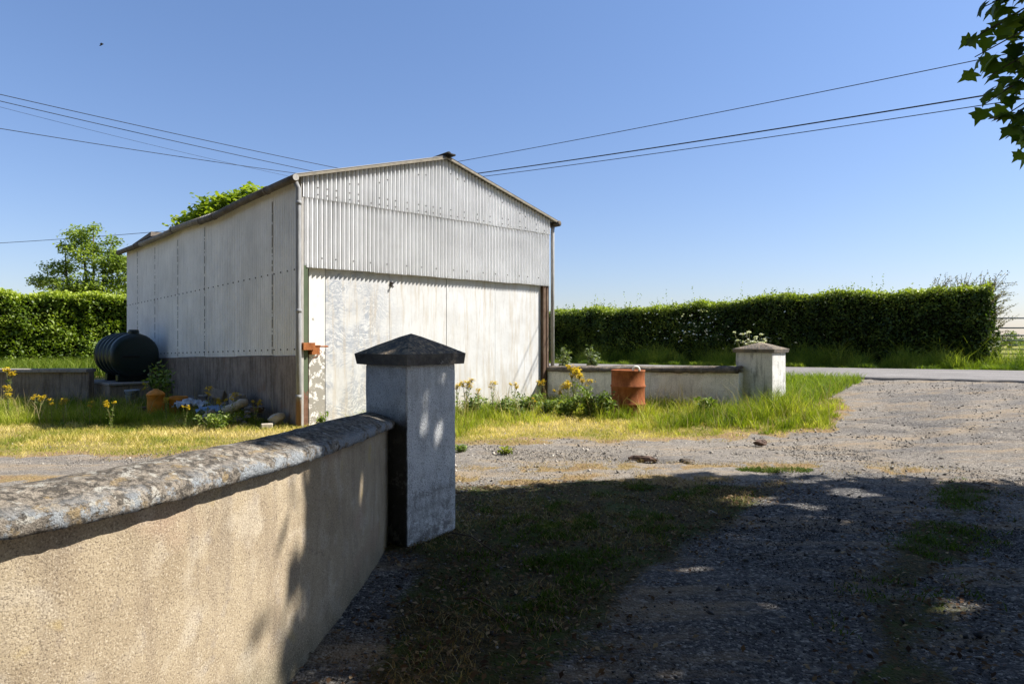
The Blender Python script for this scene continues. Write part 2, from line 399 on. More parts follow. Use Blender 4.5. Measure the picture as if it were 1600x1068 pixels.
class MB:
    def __init__(s):
        s.v = []; s.f = []; s.mi = []; s.at = {}
    def add(s, verts, faces, mi=0, M=None):
        b = len(s.v)
        if M is not None:
            verts = [M @ Vector(p) for p in verts]
        s.v += [tuple(p) for p in verts]
        s.f += [tuple(b + i for i in f) for f in faces]
        s.mi += [mi] * len(faces)
        return b
    def box(s, c, d, rz=0, mi=0, M=None, jit=0):
        x, y, z = (k / 2 for k in d)
        vv = [Vector((sx * x, sy * y, sz * z)) for sz in (-1, 1) for sy in (-1, 1) for sx in (-1, 1)]
        if jit: vv = [p + Vector([random.uniform(-jit, jit) for _ in range(3)]) for p in vv]
        T = Matrix.Translation(c) @ Matrix.Rotation(rz, 4, 'Z')
        if M is not None: T = M @ T
        s.add(vv, [(0, 2, 3, 1), (4, 5, 7, 6), (0, 1, 5, 4), (2, 6, 7, 3), (0, 4, 6, 2), (1, 3, 7, 5)], mi, T)
    def tube(s, pts, r, n=8, mi=0, cap=True):
        pts = [Vector(p) for p in pts]
        if not isinstance(r, (list, tuple)): r = [r] * len(pts)
        rings = []; u = None
        for i, p in enumerate(pts):
            t = (pts[min(i + 1, len(pts) - 1)] - pts[max(i - 1, 0)]).normalized()
            if u is None:
                u = t.orthogonal().normalized()
            else:
                u = (u - t * u.dot(t)).normalized()
            w = t.cross(u)
            rings.append([p + (u * math.cos(2 * math.pi * k / n) + w * math.sin(2 * math.pi * k / n)) * r[i] for k in range(n)])
        vv = [p for rg in rings for p in rg]
        ff = [(i * n + k, i * n + (k + 1) % n, (i + 1) * n + (k + 1) % n, (i + 1) * n + k) for i in range(len(pts) - 1) for k in range(n)]
        if cap:
            ff += [tuple(range(n - 1, -1, -1)), tuple((len(pts) - 1) * n + k for k in range(n))]
        s.add(vv, ff, mi)
    def lathe(s, prof, n=32, mi=0, M=None):          # prof: list of (r, z)
        vv = [(r * math.cos(2 * math.pi * k / n), r * math.sin(2 * math.pi * k / n), z) for r, z in prof for k in range(n)]
        ff = [(i * n + k, i * n + (k + 1) % n, (i + 1) * n + (k + 1) % n, (i + 1) * n + k) for i in range(len(prof) - 1) for k in range(n)]
        ff += [tuple(range(n - 1, -1, -1)), tuple((len(prof) - 1) * n + k for k in range(n))]
        s.add(vv, ff, mi, M)
    def build(s, name, mats, parent=None, smooth=False, bevel=0, loc=None, post=None, seg=2):
        me = bpy.data.meshes.new(name)
        vv = [post(p) for p in s.v] if post else s.v
        me.from_pydata(vv, [], s.f)
        if not isinstance(mats, (list, tuple)): mats = [mats]
        for m in mats: me.materials.append(MAT[m] if isinstance(m, str) else m)
        me.polygons.foreach_set('material_index', s.mi)
        me.polygons.foreach_set('use_smooth', [smooth] * len(s.f))
        for k, vals in s.at.items():
            a = me.attributes.new(k, 'FLOAT', 'POINT'); a.data.foreach_set('value', vals)
        me.update()
        o = bpy.data.objects.new(name, me)
        C.objects.link(o)
        if parent: o.parent = parent
        if loc: o.location = loc
        if bevel:
            b = o.modifiers.new('bevel', 'BEVEL'); b.width = bevel; b.segments = seg; b.limit_method = 'ANGLE'
        return o

def np_mesh(name, V, F, mat, parent=None, attrs=None, smooth=False):
    """V (n,3), F (m,3) or (m,4) -> one mesh object, fast"""
    me = bpy.data.meshes.new(name)
    V = np.ascontiguousarray(V, np.float32); F = np.ascontiguousarray(F, np.int32)
    k = F.shape[1]
    me.vertices.add(len(V)); me.vertices.foreach_set('co', V.ravel())
    me.loops.add(F.size); me.loops.foreach_set('vertex_index', F.ravel())
    me.polygons.add(len(F))
    me.polygons.foreach_set('loop_start', np.arange(0, F.size, k, dtype=np.int32))
    me.polygons.foreach_set('loop_total', np.full(len(F), k, np.int32))
    if smooth: me.polygons.foreach_set('use_smooth', np.ones(len(F), bool))
    for nm, vals in (attrs or {}).items():
        a = me.attributes.new(nm, 'FLOAT', 'POINT'); a.data.foreach_set('value', np.ascontiguousarray(vals, np.float32))
    for m in (mat if isinstance(mat, (list, tuple)) else [mat]):
        me.materials.append(MAT[m] if isinstance(m, str) else m)
    me.update(calc_edges=True)
    me.validate()
    o = bpy.data.objects.new(name, me)
    C.objects.link(o)
    if parent: o.parent = parent
    return o

def rand_rot(n, flat=0.0, rng=RNG):
    """n random orthonormal frames (a = length axis, b = width axis); flat pulls the normals upward"""
    nrm = rng.normal(size=(n, 3)); nrm /= np.linalg.norm(nrm, axis=1)[:, None]
    nrm[:, 2] = np.abs(nrm[:, 2]) + flat
    nrm /= np.linalg.norm(nrm, axis=1)[:, None]
    t = rng.normal(size=(n, 3))
    a = t - nrm * (t * nrm).sum(1)[:, None]
    a /= np.linalg.norm(a, axis=1)[:, None]
    return a, np.cross(nrm, a), nrm

def leaf_cloud(P, size, rnd, flat=0.2, aspect=.6, rng=RNG):
    """rhombus leaves centred on P; returns V,F,attr"""
    n = len(P)
    a, b, nr = rand_rot(n, flat, rng)
    s = (np.broadcast_to(size, (n,)) * rng.uniform(.7, 1.3, n))[:, None]
    V = np.stack([P - a * s * .5, P + b * s * aspect * .5 + nr * s * .08, P + a * s * .5, P - b * s * aspect * .5 + nr * s * .08], 1).reshape(-1, 3)
    F = np.arange(4 * n).reshape(n, 4)
    return V, F, np.repeat(np.clip(rnd, 0, 1), 4)

def blades(P, h, w, lean, rnd, rng=RNG, az=None):
    """grass blades at roots P (n,3): 5 verts, 3 tris each"""
    n = len(P)
    az = rng.uniform(0, 2 * np.pi, n) if az is None else az
    az2 = rng.uniform(0, 2 * np.pi, n)
    d = np.stack([np.cos(az), np.sin(az), np.zeros(n)], 1)
    side = np.stack([np.cos(az2), np.sin(az2), np.zeros(n)], 1)
    h = (np.broadcast_to(h, (n,)) * rng.uniform(.5, 1.3, n))[:, None]
    l = (np.broadcast_to(lean, (n,)) * rng.uniform(.2, 1.4, n))[:, None] * h
    w = (np.broadcast_to(w, (n,)) * rng.uniform(.7, 1.3, n))[:, None]
    up = np.array([[0, 0, 1.]])
    mid = P + up * h * .6 + d * l * .35
    tip = P + up * h * .95 + d * l
    V = np.stack([P - side * w, P + side * w, mid + side * w * .7, mid - side * w * .7, tip], 1).reshape(-1, 3)
    b = (np.arange(n) * 5)[:, None]
    F = np.concatenate([b + np.array([[0, 1, 2]]), b + np.array([[0, 2, 3]]), b + np.array([[3, 2, 4]])], 0)
    return V, F, np.repeat(np.clip(rnd, 0, 1), 5)

def merge(parts):
    V = []; F = []; A = []; o = 0
    for v, f, a in parts:
        V.append(v); F.append(f + o); A.append(a); o += len(v)
    return np.concatenate(V), np.concatenate(F), np.concatenate(A)

# ------------------------------------------------------------------ layout constants
RA, RD, RN = np.array([9.0, 13.3]), np.array([-.8, .6]), np.array([.6, .8])      # road near edge: point, direction, far side
SC = np.array([-3.35, 10.84]); SF = np.array([.7235, .6905]); SS = np.array([-.6905, .7235])   # shed corner, front, side
SHW, SHL = 5.78, 9.7
W0 = np.array([.83, 14.80]); WD = np.array([.75, -.661]); WN = np.array([.661, .75])            # low white wall
WL = 4.12

def roadz(a):
    return .575 - .008 * np.clip(a, -5, 22)

def gz(x, y):
    x = np.asarray(x, float); y = np.asarray(y, float)
    q = (x - RA[0]) * RN[0] + (y - RA[1]) * RN[1]
    a = (x - RA[0]) * RD[0] + (y - RA[1]) * RD[1]
    t = np.clip((q + 6.6) / 6.4, 0, 1)
    t = .6 * t + .4 * t * t * (3 - 2 * t)
    e = (x - W0[0]) * WN[0] + (y - W0[1]) * WN[1]
    b = (x - W0[0]) * WD[0] + (y - W0[1]) * WD[1]
    front = sstep(0, 4.6, b)
    back = sstep(.02, .25, e) * sstep(-.4, .4, b + .2) * (1 - sstep(WL - .3, WL + 1.6, b))
    behind = sstep(-3.0, .0, q)
    fac = np.maximum(np.maximum(front, back), behind)
    tt = np.maximum(t, back * .62)
    z = roadz(a) * tt * fac
    lz = .32 * sstep(14.7, 17, y) * sstep(-8.6, -10.5, x)
    z = np.maximum(z, lz)
    return z

EDGE = np.array([(-60, 7.9), (-9, 7.95), (-6, 8.1), (-4, 8.5), (-.7, 9.15), (1.75, 9.4), (3.4, 9.65), (4.5, 10.0), (5.3, 10.8), (5.5, 11.9), (5.2, 13.2), (4.6, 14.6), (3.4, 16.6), (-60, 64)])
def poly_sd(x, y, poly):
    """signed distance, positive inside"""
    d = np.full(np.shape(x), 1e9); ins = np.zeros(np.shape(x), bool)
    n = len(poly)
    for i in range(n):
        x1, y1 = poly[i]; x2, y2 = poly[(i + 1) % n]
        ex, ey = x2 - x1, y2 - y1
        t = np.clip(((x - x1) * ex + (y - y1) * ey) / (ex * ex + ey * ey), 0, 1)
        d = np.minimum(d, np.hypot(x - x1 - t * ex, y - y1 - t * ey))
        c = ((y1 > y) != (y2 > y)) & (x < (x2 - x1) * (y - y1) / (y2 - y1 + 1e-12) + x1)
        ins ^= c
    return np.where(ins, d, -d)

MOSS = np.array([(-.8, 1.5), (-.2, 1.5), (.2, 2.5), (.9, 4.0), (1.7, 5.2), (2.65, 6.35), (2.4, 6.75), (1.2, 6.9), (0, 6.75), (-1.2, 6.6), (-3, 6.6), (-3.5, 5.0), (-1.5, 4.8), (-.7, 4.3)])
STRIP = np.array([(1.0, 1.5), (1.45, 1.5), (2.0, 2.9), (2.75, 4.0), (4.0, 5.3), (4.6, 6.6), (4.2, 6.9), (3.5, 6.0), (2.2, 4.5), (1.35, 3.1)])
DRIVE = np.array([(.6, 1.0), (1.1, 2.8), (2.4, 4.9), (3.7, 7.0), (5.2, 9.2), (6.8, 11.2), (8.2, 12.6)])
def track(x, y):  # grey chip tint, stronger in the foreground to paint in the tree's shade
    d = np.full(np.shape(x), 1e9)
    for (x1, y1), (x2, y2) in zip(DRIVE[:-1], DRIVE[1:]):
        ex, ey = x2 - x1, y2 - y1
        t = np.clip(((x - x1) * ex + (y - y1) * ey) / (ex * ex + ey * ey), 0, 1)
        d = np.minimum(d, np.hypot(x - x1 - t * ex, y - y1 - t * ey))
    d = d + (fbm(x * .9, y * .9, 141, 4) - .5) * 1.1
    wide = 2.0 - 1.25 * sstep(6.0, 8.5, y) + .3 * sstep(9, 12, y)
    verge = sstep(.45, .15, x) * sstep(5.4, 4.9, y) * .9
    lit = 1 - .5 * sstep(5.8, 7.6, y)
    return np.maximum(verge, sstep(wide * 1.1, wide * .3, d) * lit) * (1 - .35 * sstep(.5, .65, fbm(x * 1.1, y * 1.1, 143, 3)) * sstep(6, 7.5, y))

def zones(x, y):
    n1 = fbm(x * 1.3, y * 1.3, 3); n2 = fbm(x * 4.5, y * 4.5, 9)
    jit = (n1 - .5) * .9 + (n2 - .5) * .45
    g = poly_sd(x, y, EDGE) + jit * 1.25
    mo = poly_sd(x, y, MOSS) + jit * .5
    st = poly_sd(x, y, STRIP) + jit * .8
    q = (x - RA[0]) * RN[0] + (y - RA[1]) * RN[1]
    far = sstep(5.0, 5.6, q + jit * .5)
    grass = np.maximum(sstep(.0, .5, g), far)
    border = sstep(-.3, .12, g) * (1 - sstep(.25, .9, g))
    # grassy median along the yard track, dry tufts
    med = 7.45 + .12 * np.sin(x * .7) - .02 * x
    md = np.exp(-((y - med - jit * .5) / .28) ** 2) * sstep(-1.5, .5, x) * (1 - sstep(4.0, 5.0, x))
    md = np.maximum(md, np.exp(-((y - 6.75 - jit * .4) / .3) ** 2) * (1 - sstep(2.4, 3.1, x)))
    dry = np.clip(np.maximum(border, md * sstep(.38, .55, n2)), 0, 1)
    moss = np.clip(np.maximum(sstep(-.15, .45, mo), sstep(.0, .4, st) * .8), 0, 1)
    return grass, dry, moss, g, mo, st, far

# ------------------------------------------------------------------ ground
def axis(parts):
    out = []
    for a, b, st in parts:
        out.append(np.arange(a, b, st))
    return np.unique(np.round(np.concatenate(out), 4))

def build_ground():
    xs = axis([(-1500, -200, 120), (-200, -40, 16), (-40, -13, 1.0), (-13, -1.2, .12), (-1.2, 7, .06), (7, 17, .14), (17, 45, 1.2), (45, 200, 16), (200, 1501, 120)])
    ys = axis([(-60, 0, 6), (0, 2, .4), (2, 8, .06), (8, 16, .09), (16, 30, .4), (30, 80, 3), (80, 300, 20), (300, 2601, 150)])
    X, Y = np.meshgrid(xs, ys)
    Z = gz(X, Y)
    grass, dry, moss, g, mo, st, far = zones(X, Y)
    near = (np.hypot(X, Y) < 30)
    Z = Z + near * ((fbm(X * 1.1, Y * 1.1, 21) - .5) * .05 + (fbm(X * 7, Y * 7, 5) - .5) * .03 + (fbm(X * 22, Y * 22, 8, 2) - .5) * .008)
    # wheel ruts in the drive, a pothole in the yard track
    Z -= .07 * np.exp(-(((X - 1.62) / .42) ** 2 + ((Y - 7.85 + .25 * (X - 1.6)) / .11) ** 2)) * near * sstep(.35, .5, fbm(X * 5, Y * 5, 31))
    # low mound round the base of both walls' piers
    n = len(xs); mrows = len(ys)
    V = np.stack([X.ravel(), Y.ravel(), Z.ravel()], 1)
    i = np.arange(mrows - 1)[:, None] * n + np.arange(n - 1)[None, :]
    F = np.stack([i, i + 1, i + n + 1, i + n], -1).reshape(-1, 4)
    m = Mat('ground_surface')
    P = m.geo.outputs['Position']
    ga, da, ma, fa = m.attr('grass'), m.attr('dry'), m.attr('moss'), m.attr('farfield')
    big = m.noise(.55, 4, .6, P); mid = m.noise(3, 5, .65, P); fine = m.noise(38, 4, .7, P); grit = m.noise(130, 3, .7, P)
    # gravel: pale grey grit with darker stones
    gv = m.ramp(mid, [(.3, (.2, .17, .135)), (.5, (.3, .258, .21)), (.7, (.38, .325, .255))])
    gv = m.mix(m.ramp(big, [(.45, 0), (.7, .45)]), gv, (.105, .1, .1))
    vc = m.n('ShaderNodeTexVoronoi', {'Vector': P, 'Scale': 70}).outputs
    tone = m.n('ShaderNodeSeparateColor', {0: vc['Color']}).outputs[0]
    gv = m.mix(.55, gv, m.ramp(tone, [(0, (.07, .068, .067)), (.5, (.22, .2, .18)), (1, (.5, .46, .4))]))
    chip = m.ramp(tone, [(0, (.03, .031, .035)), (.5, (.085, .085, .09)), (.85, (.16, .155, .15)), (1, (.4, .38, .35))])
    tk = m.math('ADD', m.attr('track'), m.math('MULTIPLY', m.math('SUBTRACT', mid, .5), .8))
    gv = m.mix(m.ramp(tk, [(.3, 0), (.7, .9)]), gv, chip)  # dark drive chips, carrying painted shade in the foreground
    gv = m.mix(m.ramp(grit, [(.36, .6), (.5, 0)]), gv, (.035, .033, .03))
    gv = m.mix(m.ramp(m.noise(1.0, 6, .7, m.scale(P, (.55, 2.2, 1))), [(.5, 0), (.64, .65)]), gv, (.36, .27, .17))
    gv = m.mix(m.ramp(m.noise(.8, 6, .7, m.scale(P, (.7, 1.8, 1)), .3), [(.53, 0), (.66, .6)]), gv, (.13, .125, .125))
    gv = m.mix(m.ramp(m.noise(9, 4, .7, P), [(.58, 0), (.7, .5)]), gv, (.46, .42, .36))
    # soil and dead thatch
    so = m.ramp(fine, [(.3, (.1, .06, .035)), (.5, (.27, .18, .095)), (.7, (.5, .37, .22))])
    so = m.mix(m.ramp(m.noise(2, 4, .6, P), [(.4, 0), (.65, .6)]), so, (.3, .24, .1))
    # turf under the blades
    tu = m.ramp(fine, [(.3, (.11, .09, .03)), (.5, (.28, .22, .075)), (.72, (.48, .39, .17))])
    fl = m.ramp(m.noise(.06, 5, .6, P), [(.3, (.2, .2, .05)), (.7, (.32, .29, .085))])
    tu = m.mix(fa, tu, fl)
    # moss and litter
    mc = m.ramp(fine, [(.3, (.03, .026, .014)), (.5, (.075, .065, .03)), (.7, (.16, .115, .06))])
    mc = m.mix(m.ramp(m.noise(2.6, 5, .65, P), [(.47, 0), (.6, .75)]), mc, (.055, .085, .016))
    c = m.mix(m.ramp(m.math('ADD', ma, m.math('MULTIPLY', m.math('SUBTRACT', fine, .5), .9)), [(.35, 0), (.6, 1)]), gv, mc)
    c = m.mix(m.ramp(m.math('ADD', da, m.math('MULTIPLY', m.math('SUBTRACT', fine, .5), 1.0)), [(.4, 0), (.65, 1)]), c, so)
    c = m.mix(m.ramp(m.math('ADD', ga, m.math('MULTIPLY', m.math('SUBTRACT', fine, .5), .8)), [(.4, 0), (.6, 1)]), c, tu)
    h = m.math('ADD', m.math('MULTIPLY', vc['Distance'], -1.0), m.math('ADD', m.math('MULTIPLY', grit, .5), fine))
    m.done(m.bsdf(c, .95, m.bump(h, .8, .012), spec=.12))
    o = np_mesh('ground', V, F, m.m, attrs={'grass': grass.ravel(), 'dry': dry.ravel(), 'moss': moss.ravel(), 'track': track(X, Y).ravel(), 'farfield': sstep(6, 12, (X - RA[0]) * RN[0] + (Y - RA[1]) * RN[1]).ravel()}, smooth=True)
    tag(o, None, None, kind='structure')

build_ground()

def build_road():
    a = np.arange(-40, 60, .12); rows = np.array([-.02, 0, .02, .3, 1, 2, 3, 4, 4.9, 5.2, 5.22])
    A, Q = np.meshgrid(a, rows, indexing='ij')
    jn = (fbm(A * 2.2, A * 0 + 3, 41) - .5) * .3 + (fbm(A * 9, A * 0 + 7, 43) - .5) * .1
    Qj = Q + np.where(Q < .2, jn, 0) + np.where(Q > 4.8, -jn, 0)
    X = RA[0] + RD[0] * A + RN[0] * Qj; Y = RA[1] + RD[1] * A + RN[1] * Qj
    Z = roadz(A) + .045 + .03 * np.sin(np.pi * np.clip(Q / 5.2, 0, 1))
    Z[:, 0] -= .2; Z[:, 1] -= .02; Z[:, -1] -= .2
    V = np.stack([X.ravel(), Y.ravel(), Z.ravel()], 1)
    n = len(rows)
    i = np.arange(len(a) - 1)[:, None] * n + np.arange(n - 1)[None, :]
    F = np.stack([i, i + 1, i + n + 1, i + n], -1).reshape(-1, 4)[:, ::-1]
    m = Mat('worn_asphalt')
    P = m.geo.outputs['Position']
    c = m.ramp(m.noise(1.1, 5, .6, P), [(.3, (.21, .195, .185)), (.7, (.3, .28, .265))])
    c = m.mix(m.ramp(m.noise(70, 3, .7, P), [(.4, .5), (.52, 0)]), c, (.06, .06, .06))
    c = m.mix(m.ramp(m.noise(95, 2, .7, P), [(.58, 0), (.7, .5)]), c, (.33, .32, .31))
    m.done(m.bsdf(c, .9, m.bump(m.noise(90, 3, .7, P), .5, .008), spec=.2))
    tag(np_mesh('road', V, F, m.m), None, None, kind='structure')

build_road()

# ------------------------------------------------------------------ shed
SHEAR = .025
def shear(p):
    return (p[0], p[1], p[2] - SHEAR * p[1])
ROT = math.atan2(SF[1], SF[0])
shed = thing('corrugated_shed', 'white corrugated metal shed with a scraped white sliding door and grey rendered plinth', 'shed', (SC[0], SC[1], 0), ROT)
EAVE, RIDGE, CLB, SEAM = 3.98, 4.78, 2.55, 3.665
def rake(x):
    return EAVE + (RIDGE - EAVE) * (1 - abs(x - SHW / 2) / (SHW / 2))

def corr_front(name, z0, z1f, y0, amp, pitch, x0, x1, z0f=None, bolts=()):
    mb = MB()
    n = int((x1 - x0) / pitch * 8); val = []
    for i in range(n + 1):
        x = x0 + (x1 - x0) * i / n
        y = y0 - amp * math.cos(2 * math.pi * (x - x0) / pitch)
        zt = z1f(x)
        zb = z0 + (.006 if (int((x - x0) / .66) % 2) else 0)
        mb.v += [(x, y, zb), (x, y, zt), (x, y + .004, zb), (x, y + .004, zt)]
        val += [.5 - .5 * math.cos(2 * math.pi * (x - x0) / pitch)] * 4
    for i in range(n):
        b = i * 4
        mb.f += [(b, b + 4, b + 5, b + 1), (b + 2, b + 3, b + 7, b + 6), (b, b + 2, b + 6, b + 4)]
        mb.mi += [0, 0, 0]
    for bx, bz in bolts:
        k = round((bx - x0) / pitch)
        bx = x0 + k * pitch
        M = Matrix.Translation((bx, y0 - amp - .002, bz)) @ Matrix.Rotation(R(90), 4, 'X')
        mb.lathe([(.0105, -.002), (.0105, .004), (.006, .01)], 8, 1, M)
    mb.at['valley'] = val + [0] * (len(mb.v) - len(val))
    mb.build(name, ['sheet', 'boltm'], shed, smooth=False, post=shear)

PIT = .0826
bl = []
x = .25
while x < SHW - .1:
    bl.append((x, SEAM + .06))
    if random.random() < .62: bl.append((x, SEAM + .17))
    if random.random() < .55 and rake(x) - .2 > SEAM + .3: bl.append((x, rake(x) - .22 - random.random() * .05))
    x += PIT * random.choice([2, 3, 2, 4])
corr_front('gable_sheet', SEAM, lambda x: rake(x) - .01, -.012, .023, PIT, .03, SHW - .03, bolts=bl)
bl = []
x = .4
while x < SHW - .1:
    bl.append((x, CLB + .16)); x += PIT * random.choice([3, 4, 5, 4])
corr_front('gable_sheet', CLB, lambda x: SEAM + .12, .006, .023, PIT, .03, SHW - .03, bolts=bl)

def corr_side(name, x0, sgn, z0, z1, y0, y1, mats, detail=True):
    mb = MB()
    pitch = .0826; amp = .017
    n = int((y1 - y0) / pitch * 6)
    seams = [.98, 2.55, 4.1, 5.7, 7.3, 8.7]
    def off(y):
        k = sum(1 for s_ in seams if y > s_)
        return .005 * (k % 2)
    for i in range(n + 1):
        y = y0 + (y1 - y0) * i / n
        x = x0 + sgn * (amp * math.cos(2 * math.pi * y / pitch) + off(y))
        zt = z1 + (.0 if y < 3 else .0)
        mb.v += [(x, y, z0 + .008 * off(y) / .005), (x, y, zt)]
    for i in range(n):
        b = i * 2
        mb.f.append((b, b + 1, b + 3, b + 2) if sgn < 0 else (b, b + 2, b + 3, b + 1)); mb.mi.append(0)
    if detail:
        for j, s_ in enumerate(seams):
            if j == 1: continue
            z = z0 + .03
            while z < z1 - .25:
                ln = random.uniform(.05, .2) if random.random() < .75 else random.uniform(.01, .03)
                mb.box((x0 + sgn * .024, s_, z + ln / 2), (.006, .008 + (.002 if j == 0 else 0), ln), 0, 1)
                z += ln + random.uniform(.01, .07)
        for zz in (z0 + .1, 2.52):
            y = y0 + .12
            while y < y1 - .05:
                yk = round(y / pitch) * pitch
                M = Matrix.Translation((x0 + sgn * (amp + .005), yk, zz)) @ Matrix.Rotation(R(90) * sgn, 4, 'Y')
                mb.lathe([(.013, -.002), (.013, .004), (.008, .01)], 8, 1, M)
                y += pitch * 3
    return mb.build(name, mats, shed, post=shear)

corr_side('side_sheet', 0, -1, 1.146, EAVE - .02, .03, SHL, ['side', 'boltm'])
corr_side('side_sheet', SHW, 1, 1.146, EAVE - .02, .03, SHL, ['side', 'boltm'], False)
# rear wall
mb = MB()
mb.add([(0, SHL, -.5), (SHW, SHL, -.5), (SHW, SHL, EAVE), (SHW / 2, SHL, RIDGE), (0, SHL, EAVE)], [(4, 3, 2, 1, 0)])
mb.add([(0, SHL - .1, -.5), (SHW, SHL - .1, -.5), (SHW, SHL - .1, EAVE), (SHW / 2, SHL - .1, RIDGE), (0, SHL - .1, EAVE)], [(0, 1, 2, 3, 4)])
mb.build('rear_sheet', 'side', shed, post=shear)
# plinth
mb = MB()
mb.box((.06, 1.15 + 1.9, .33), (.16, 3.7 + 2.3 - .02, 1.63), 0, 0)
mb.box((.065, (6.06 + SHL) / 2, .33), (.16, SHL - 6.06, 1.63), 0, 0)
mb.box((SHW - .06, SHL / 2, .33), (.16, SHL - .1, 1.63), 0, 0)
mb.box((.03, 6.04, .33), (.06, .05, 1.6), 0, 1)
for v_i in range(len(mb.v)):
    pass
mb.build('plinth', ['plinth', 'dark'], shed, bevel=.012, post=shear)
# roof
mb = MB()
OV, OF = .13, .1
for sgn in (-1, 1):
    n = int((SHL + .2) / .0826 * 4)
    base = len(mb.v)
    xe = SHW / 2 + sgn * (SHW / 2 + OV); ze = EAVE - (RIDGE - EAVE) * OV / (SHW / 2) + .03
    for i in range(n + 1):
        y = -OF + (SHL + .2) * i / n
        dz = .017 * math.cos(2 * math.pi * y / .0826)
        sag = -.035 * math.sin(math.pi * min(1, max(0, y / SHL))) - (.03 * math.exp(-((y - 3.2) / .7) ** 2))
        for th in (0, -.012):
            mb.v += [(SHW / 2, y, RIDGE + .035 + dz + th), (xe, y, ze + dz + th + sag)]
    for i in range(n):
        b = base + i * 4
        q1 = (b, b + 1, b + 5, b + 4); q2 = (b + 2, b + 6, b + 7, b + 3); q3 = (b + 1, b + 3, b + 7, b + 5)
        if sgn > 0: q1, q2, q3 = q1, q2, q3
        mb.f += [q1, q2, q3]; mb.mi += [0, 0, 0]
# a lifted sheet corner near the back of the eave
mb.add([(-.17, 7.1, 3.97), (-.17, 8.6, 3.96), (.25, 7.1, 4.07), (.25, 8.6, 4.06), (-.15, 7.15, 4.085), (.25, 7.2, 4.10)], [(0, 1, 4), (2, 5, 3), (0, 4, 5, 2), (4, 1, 3, 5), (0, 2, 3, 1)], 1)
roof = mb.build('roof', ['roof', 'gutter'], shed, post=shear)
mb = MB()
mb.tube([(SHW / 2, -OF - .03, RIDGE + .055), (SHW / 2, SHL + .05, RIDGE + .055)], .06, 10, 0)
mb.box((SHW / 2 + .03, -OF + .05, RIDGE + .062), (.2, .22, .03), 0, 0)
rc = mb.build('ridge_cap', 'dark', roof, smooth=True, post=shear)
for sgn in (-1, 1):
    mb = MB()
    p0 = Vector((SHW / 2, -OF + .02, RIDGE - .02)); p1 = Vector((SHW / 2 + sgn * (SHW / 2 + OV), -OF + .02, EAVE - (RIDGE - EAVE) * OV / (SHW / 2) - .02))
    d = (p1 - p0)
    mb.add([p0 + Vector((0, dy, dz)) for dy in (-.025, .012) for dz in (.004, .045)] + [p1 + Vector((0, dy, dz)) for dy in (-.025, .012) for dz in (.004, .045)],
           [(0, 1, 5, 4), (2, 6, 7, 3), (1, 3, 7, 5), (0, 4, 6, 2), (4, 5, 7, 6), (0, 2, 3, 1)])
    mb.build('verge_trim', 'trim', roof, post=shear)
# gutters
def gutter(xc, zc, sgn):
    mb = MB()
    segs = [(-.13, .9), (.9, 3.25), (3.25, 3.95), (3.95, 5.6), (5.6, 8.0), (8.0, 9.85)]
    for k, (a, b) in enumerate(segs):
        def sg(y):
            return -.035 * math.sin(math.pi * min(1, max(0, y / SHL))) - .045 * math.exp(-((y - 3.3) / .9) ** 2) + .02 * math.exp(-((y - 5.4) / .5) ** 2)
        pts = [(xc, y, zc + sg(y) + (.015 if k in (3,) else 0)) for y in np.linspace(a, b, 5)]
        mb.tube(pts, .062, 12, 1 if k in (3, 4) else 0)
        mb.tube([(xc, b - .03, pts[-1][2]), (xc, b + .03, pts[-1][2])], .071, 12, 0)
    return mb.build('gutter', ['gutter', 'gutter2'], shed, smooth=True, post=shear)
gutter(-.15, EAVE - .07, -1)
gutter(SHW + .15, EAVE - .07, 1)
mb = MB()
mb.lathe([(.05, 0), (.05, .01)], 16, 0, Matrix.Translation((-.15, -.135, EAVE - .065)) @ Matrix.Rotation(R(90), 4, 'X'))
mb.build('gutter_cap', 'pipe2', shed, post=shear)
# downpipes
mb = MB()
mb.tube([(-.055, -.045, -.1), (-.055, -.045, 1.85), (-.06, -.045, 1.86), (-.06, -.045, 3.78), (-.1, -.02, 3.88)], [.044, .044, .04, .04, .04], 12, 0)
for z in (.5, 1.85, 3.55):
    mb.tube([(-.055, -.045, z - .03), (-.055, -.045, z + .03)], .047, 12, 0)
mb.build('downpipe', 'galv', shed, smooth=True)
mb = MB()
mb.tube([(SHW + .07, -.0, .0), (SHW + .07, -.0, 3.75), (SHW + .13, .04, 3.88)], .04, 12, 0)
mb.build('downpipe', 'pipe2', shed, smooth=True)
# front framing and door
mb = MB(); mb.box((.022, .05, 1.99), (.04, .14, 3.98)); mb.build('corner_flashing', 'pipe2', shed)
mb = MB(); mb.box((.085, .06, 1.26), (.085, .12, 2.64)); mb.build('door_post', 'post', shed, bevel=.006)
mb = MB(); mb.box((.16, .13, 1.26), (.07, .05, 2.64)); mb.build('door_post', 'rustpost', shed)
mb = MB(); mb.box((5.625, .10, 1.26), (.08, .16, 2.64)); mb.box((5.715, .08, 1.26), (.055, .12, 2.64)); mb.build('door_post', 'rustpost', shed, bevel=.005)
door = thing('sliding_door', None, None); door.parent = shed
mb = MB(); mb.box((.33, .10, 1.27), (.285, .02, 2.66)); o = mb.build('peeling_strip', 'peel', door, bevel=.004)
px = [.48, 1.72, 3.0, 4.245, 5.58]
for i in range(4):
    mb = MB()
    mb.box(((px[i] + px[i + 1]) / 2, .105 + .004 * (i % 2), 1.27), (px[i + 1] - px[i] - (.003 if i == 0 else .008), .03, 2.66))
    mb.build('door_panel', 'door', door, bevel=.004)
mb = MB(); mb.box((3.0, .15, 1.27), (5.3, .02, 2.6)); mb.build('door_backing', 'dark', door)
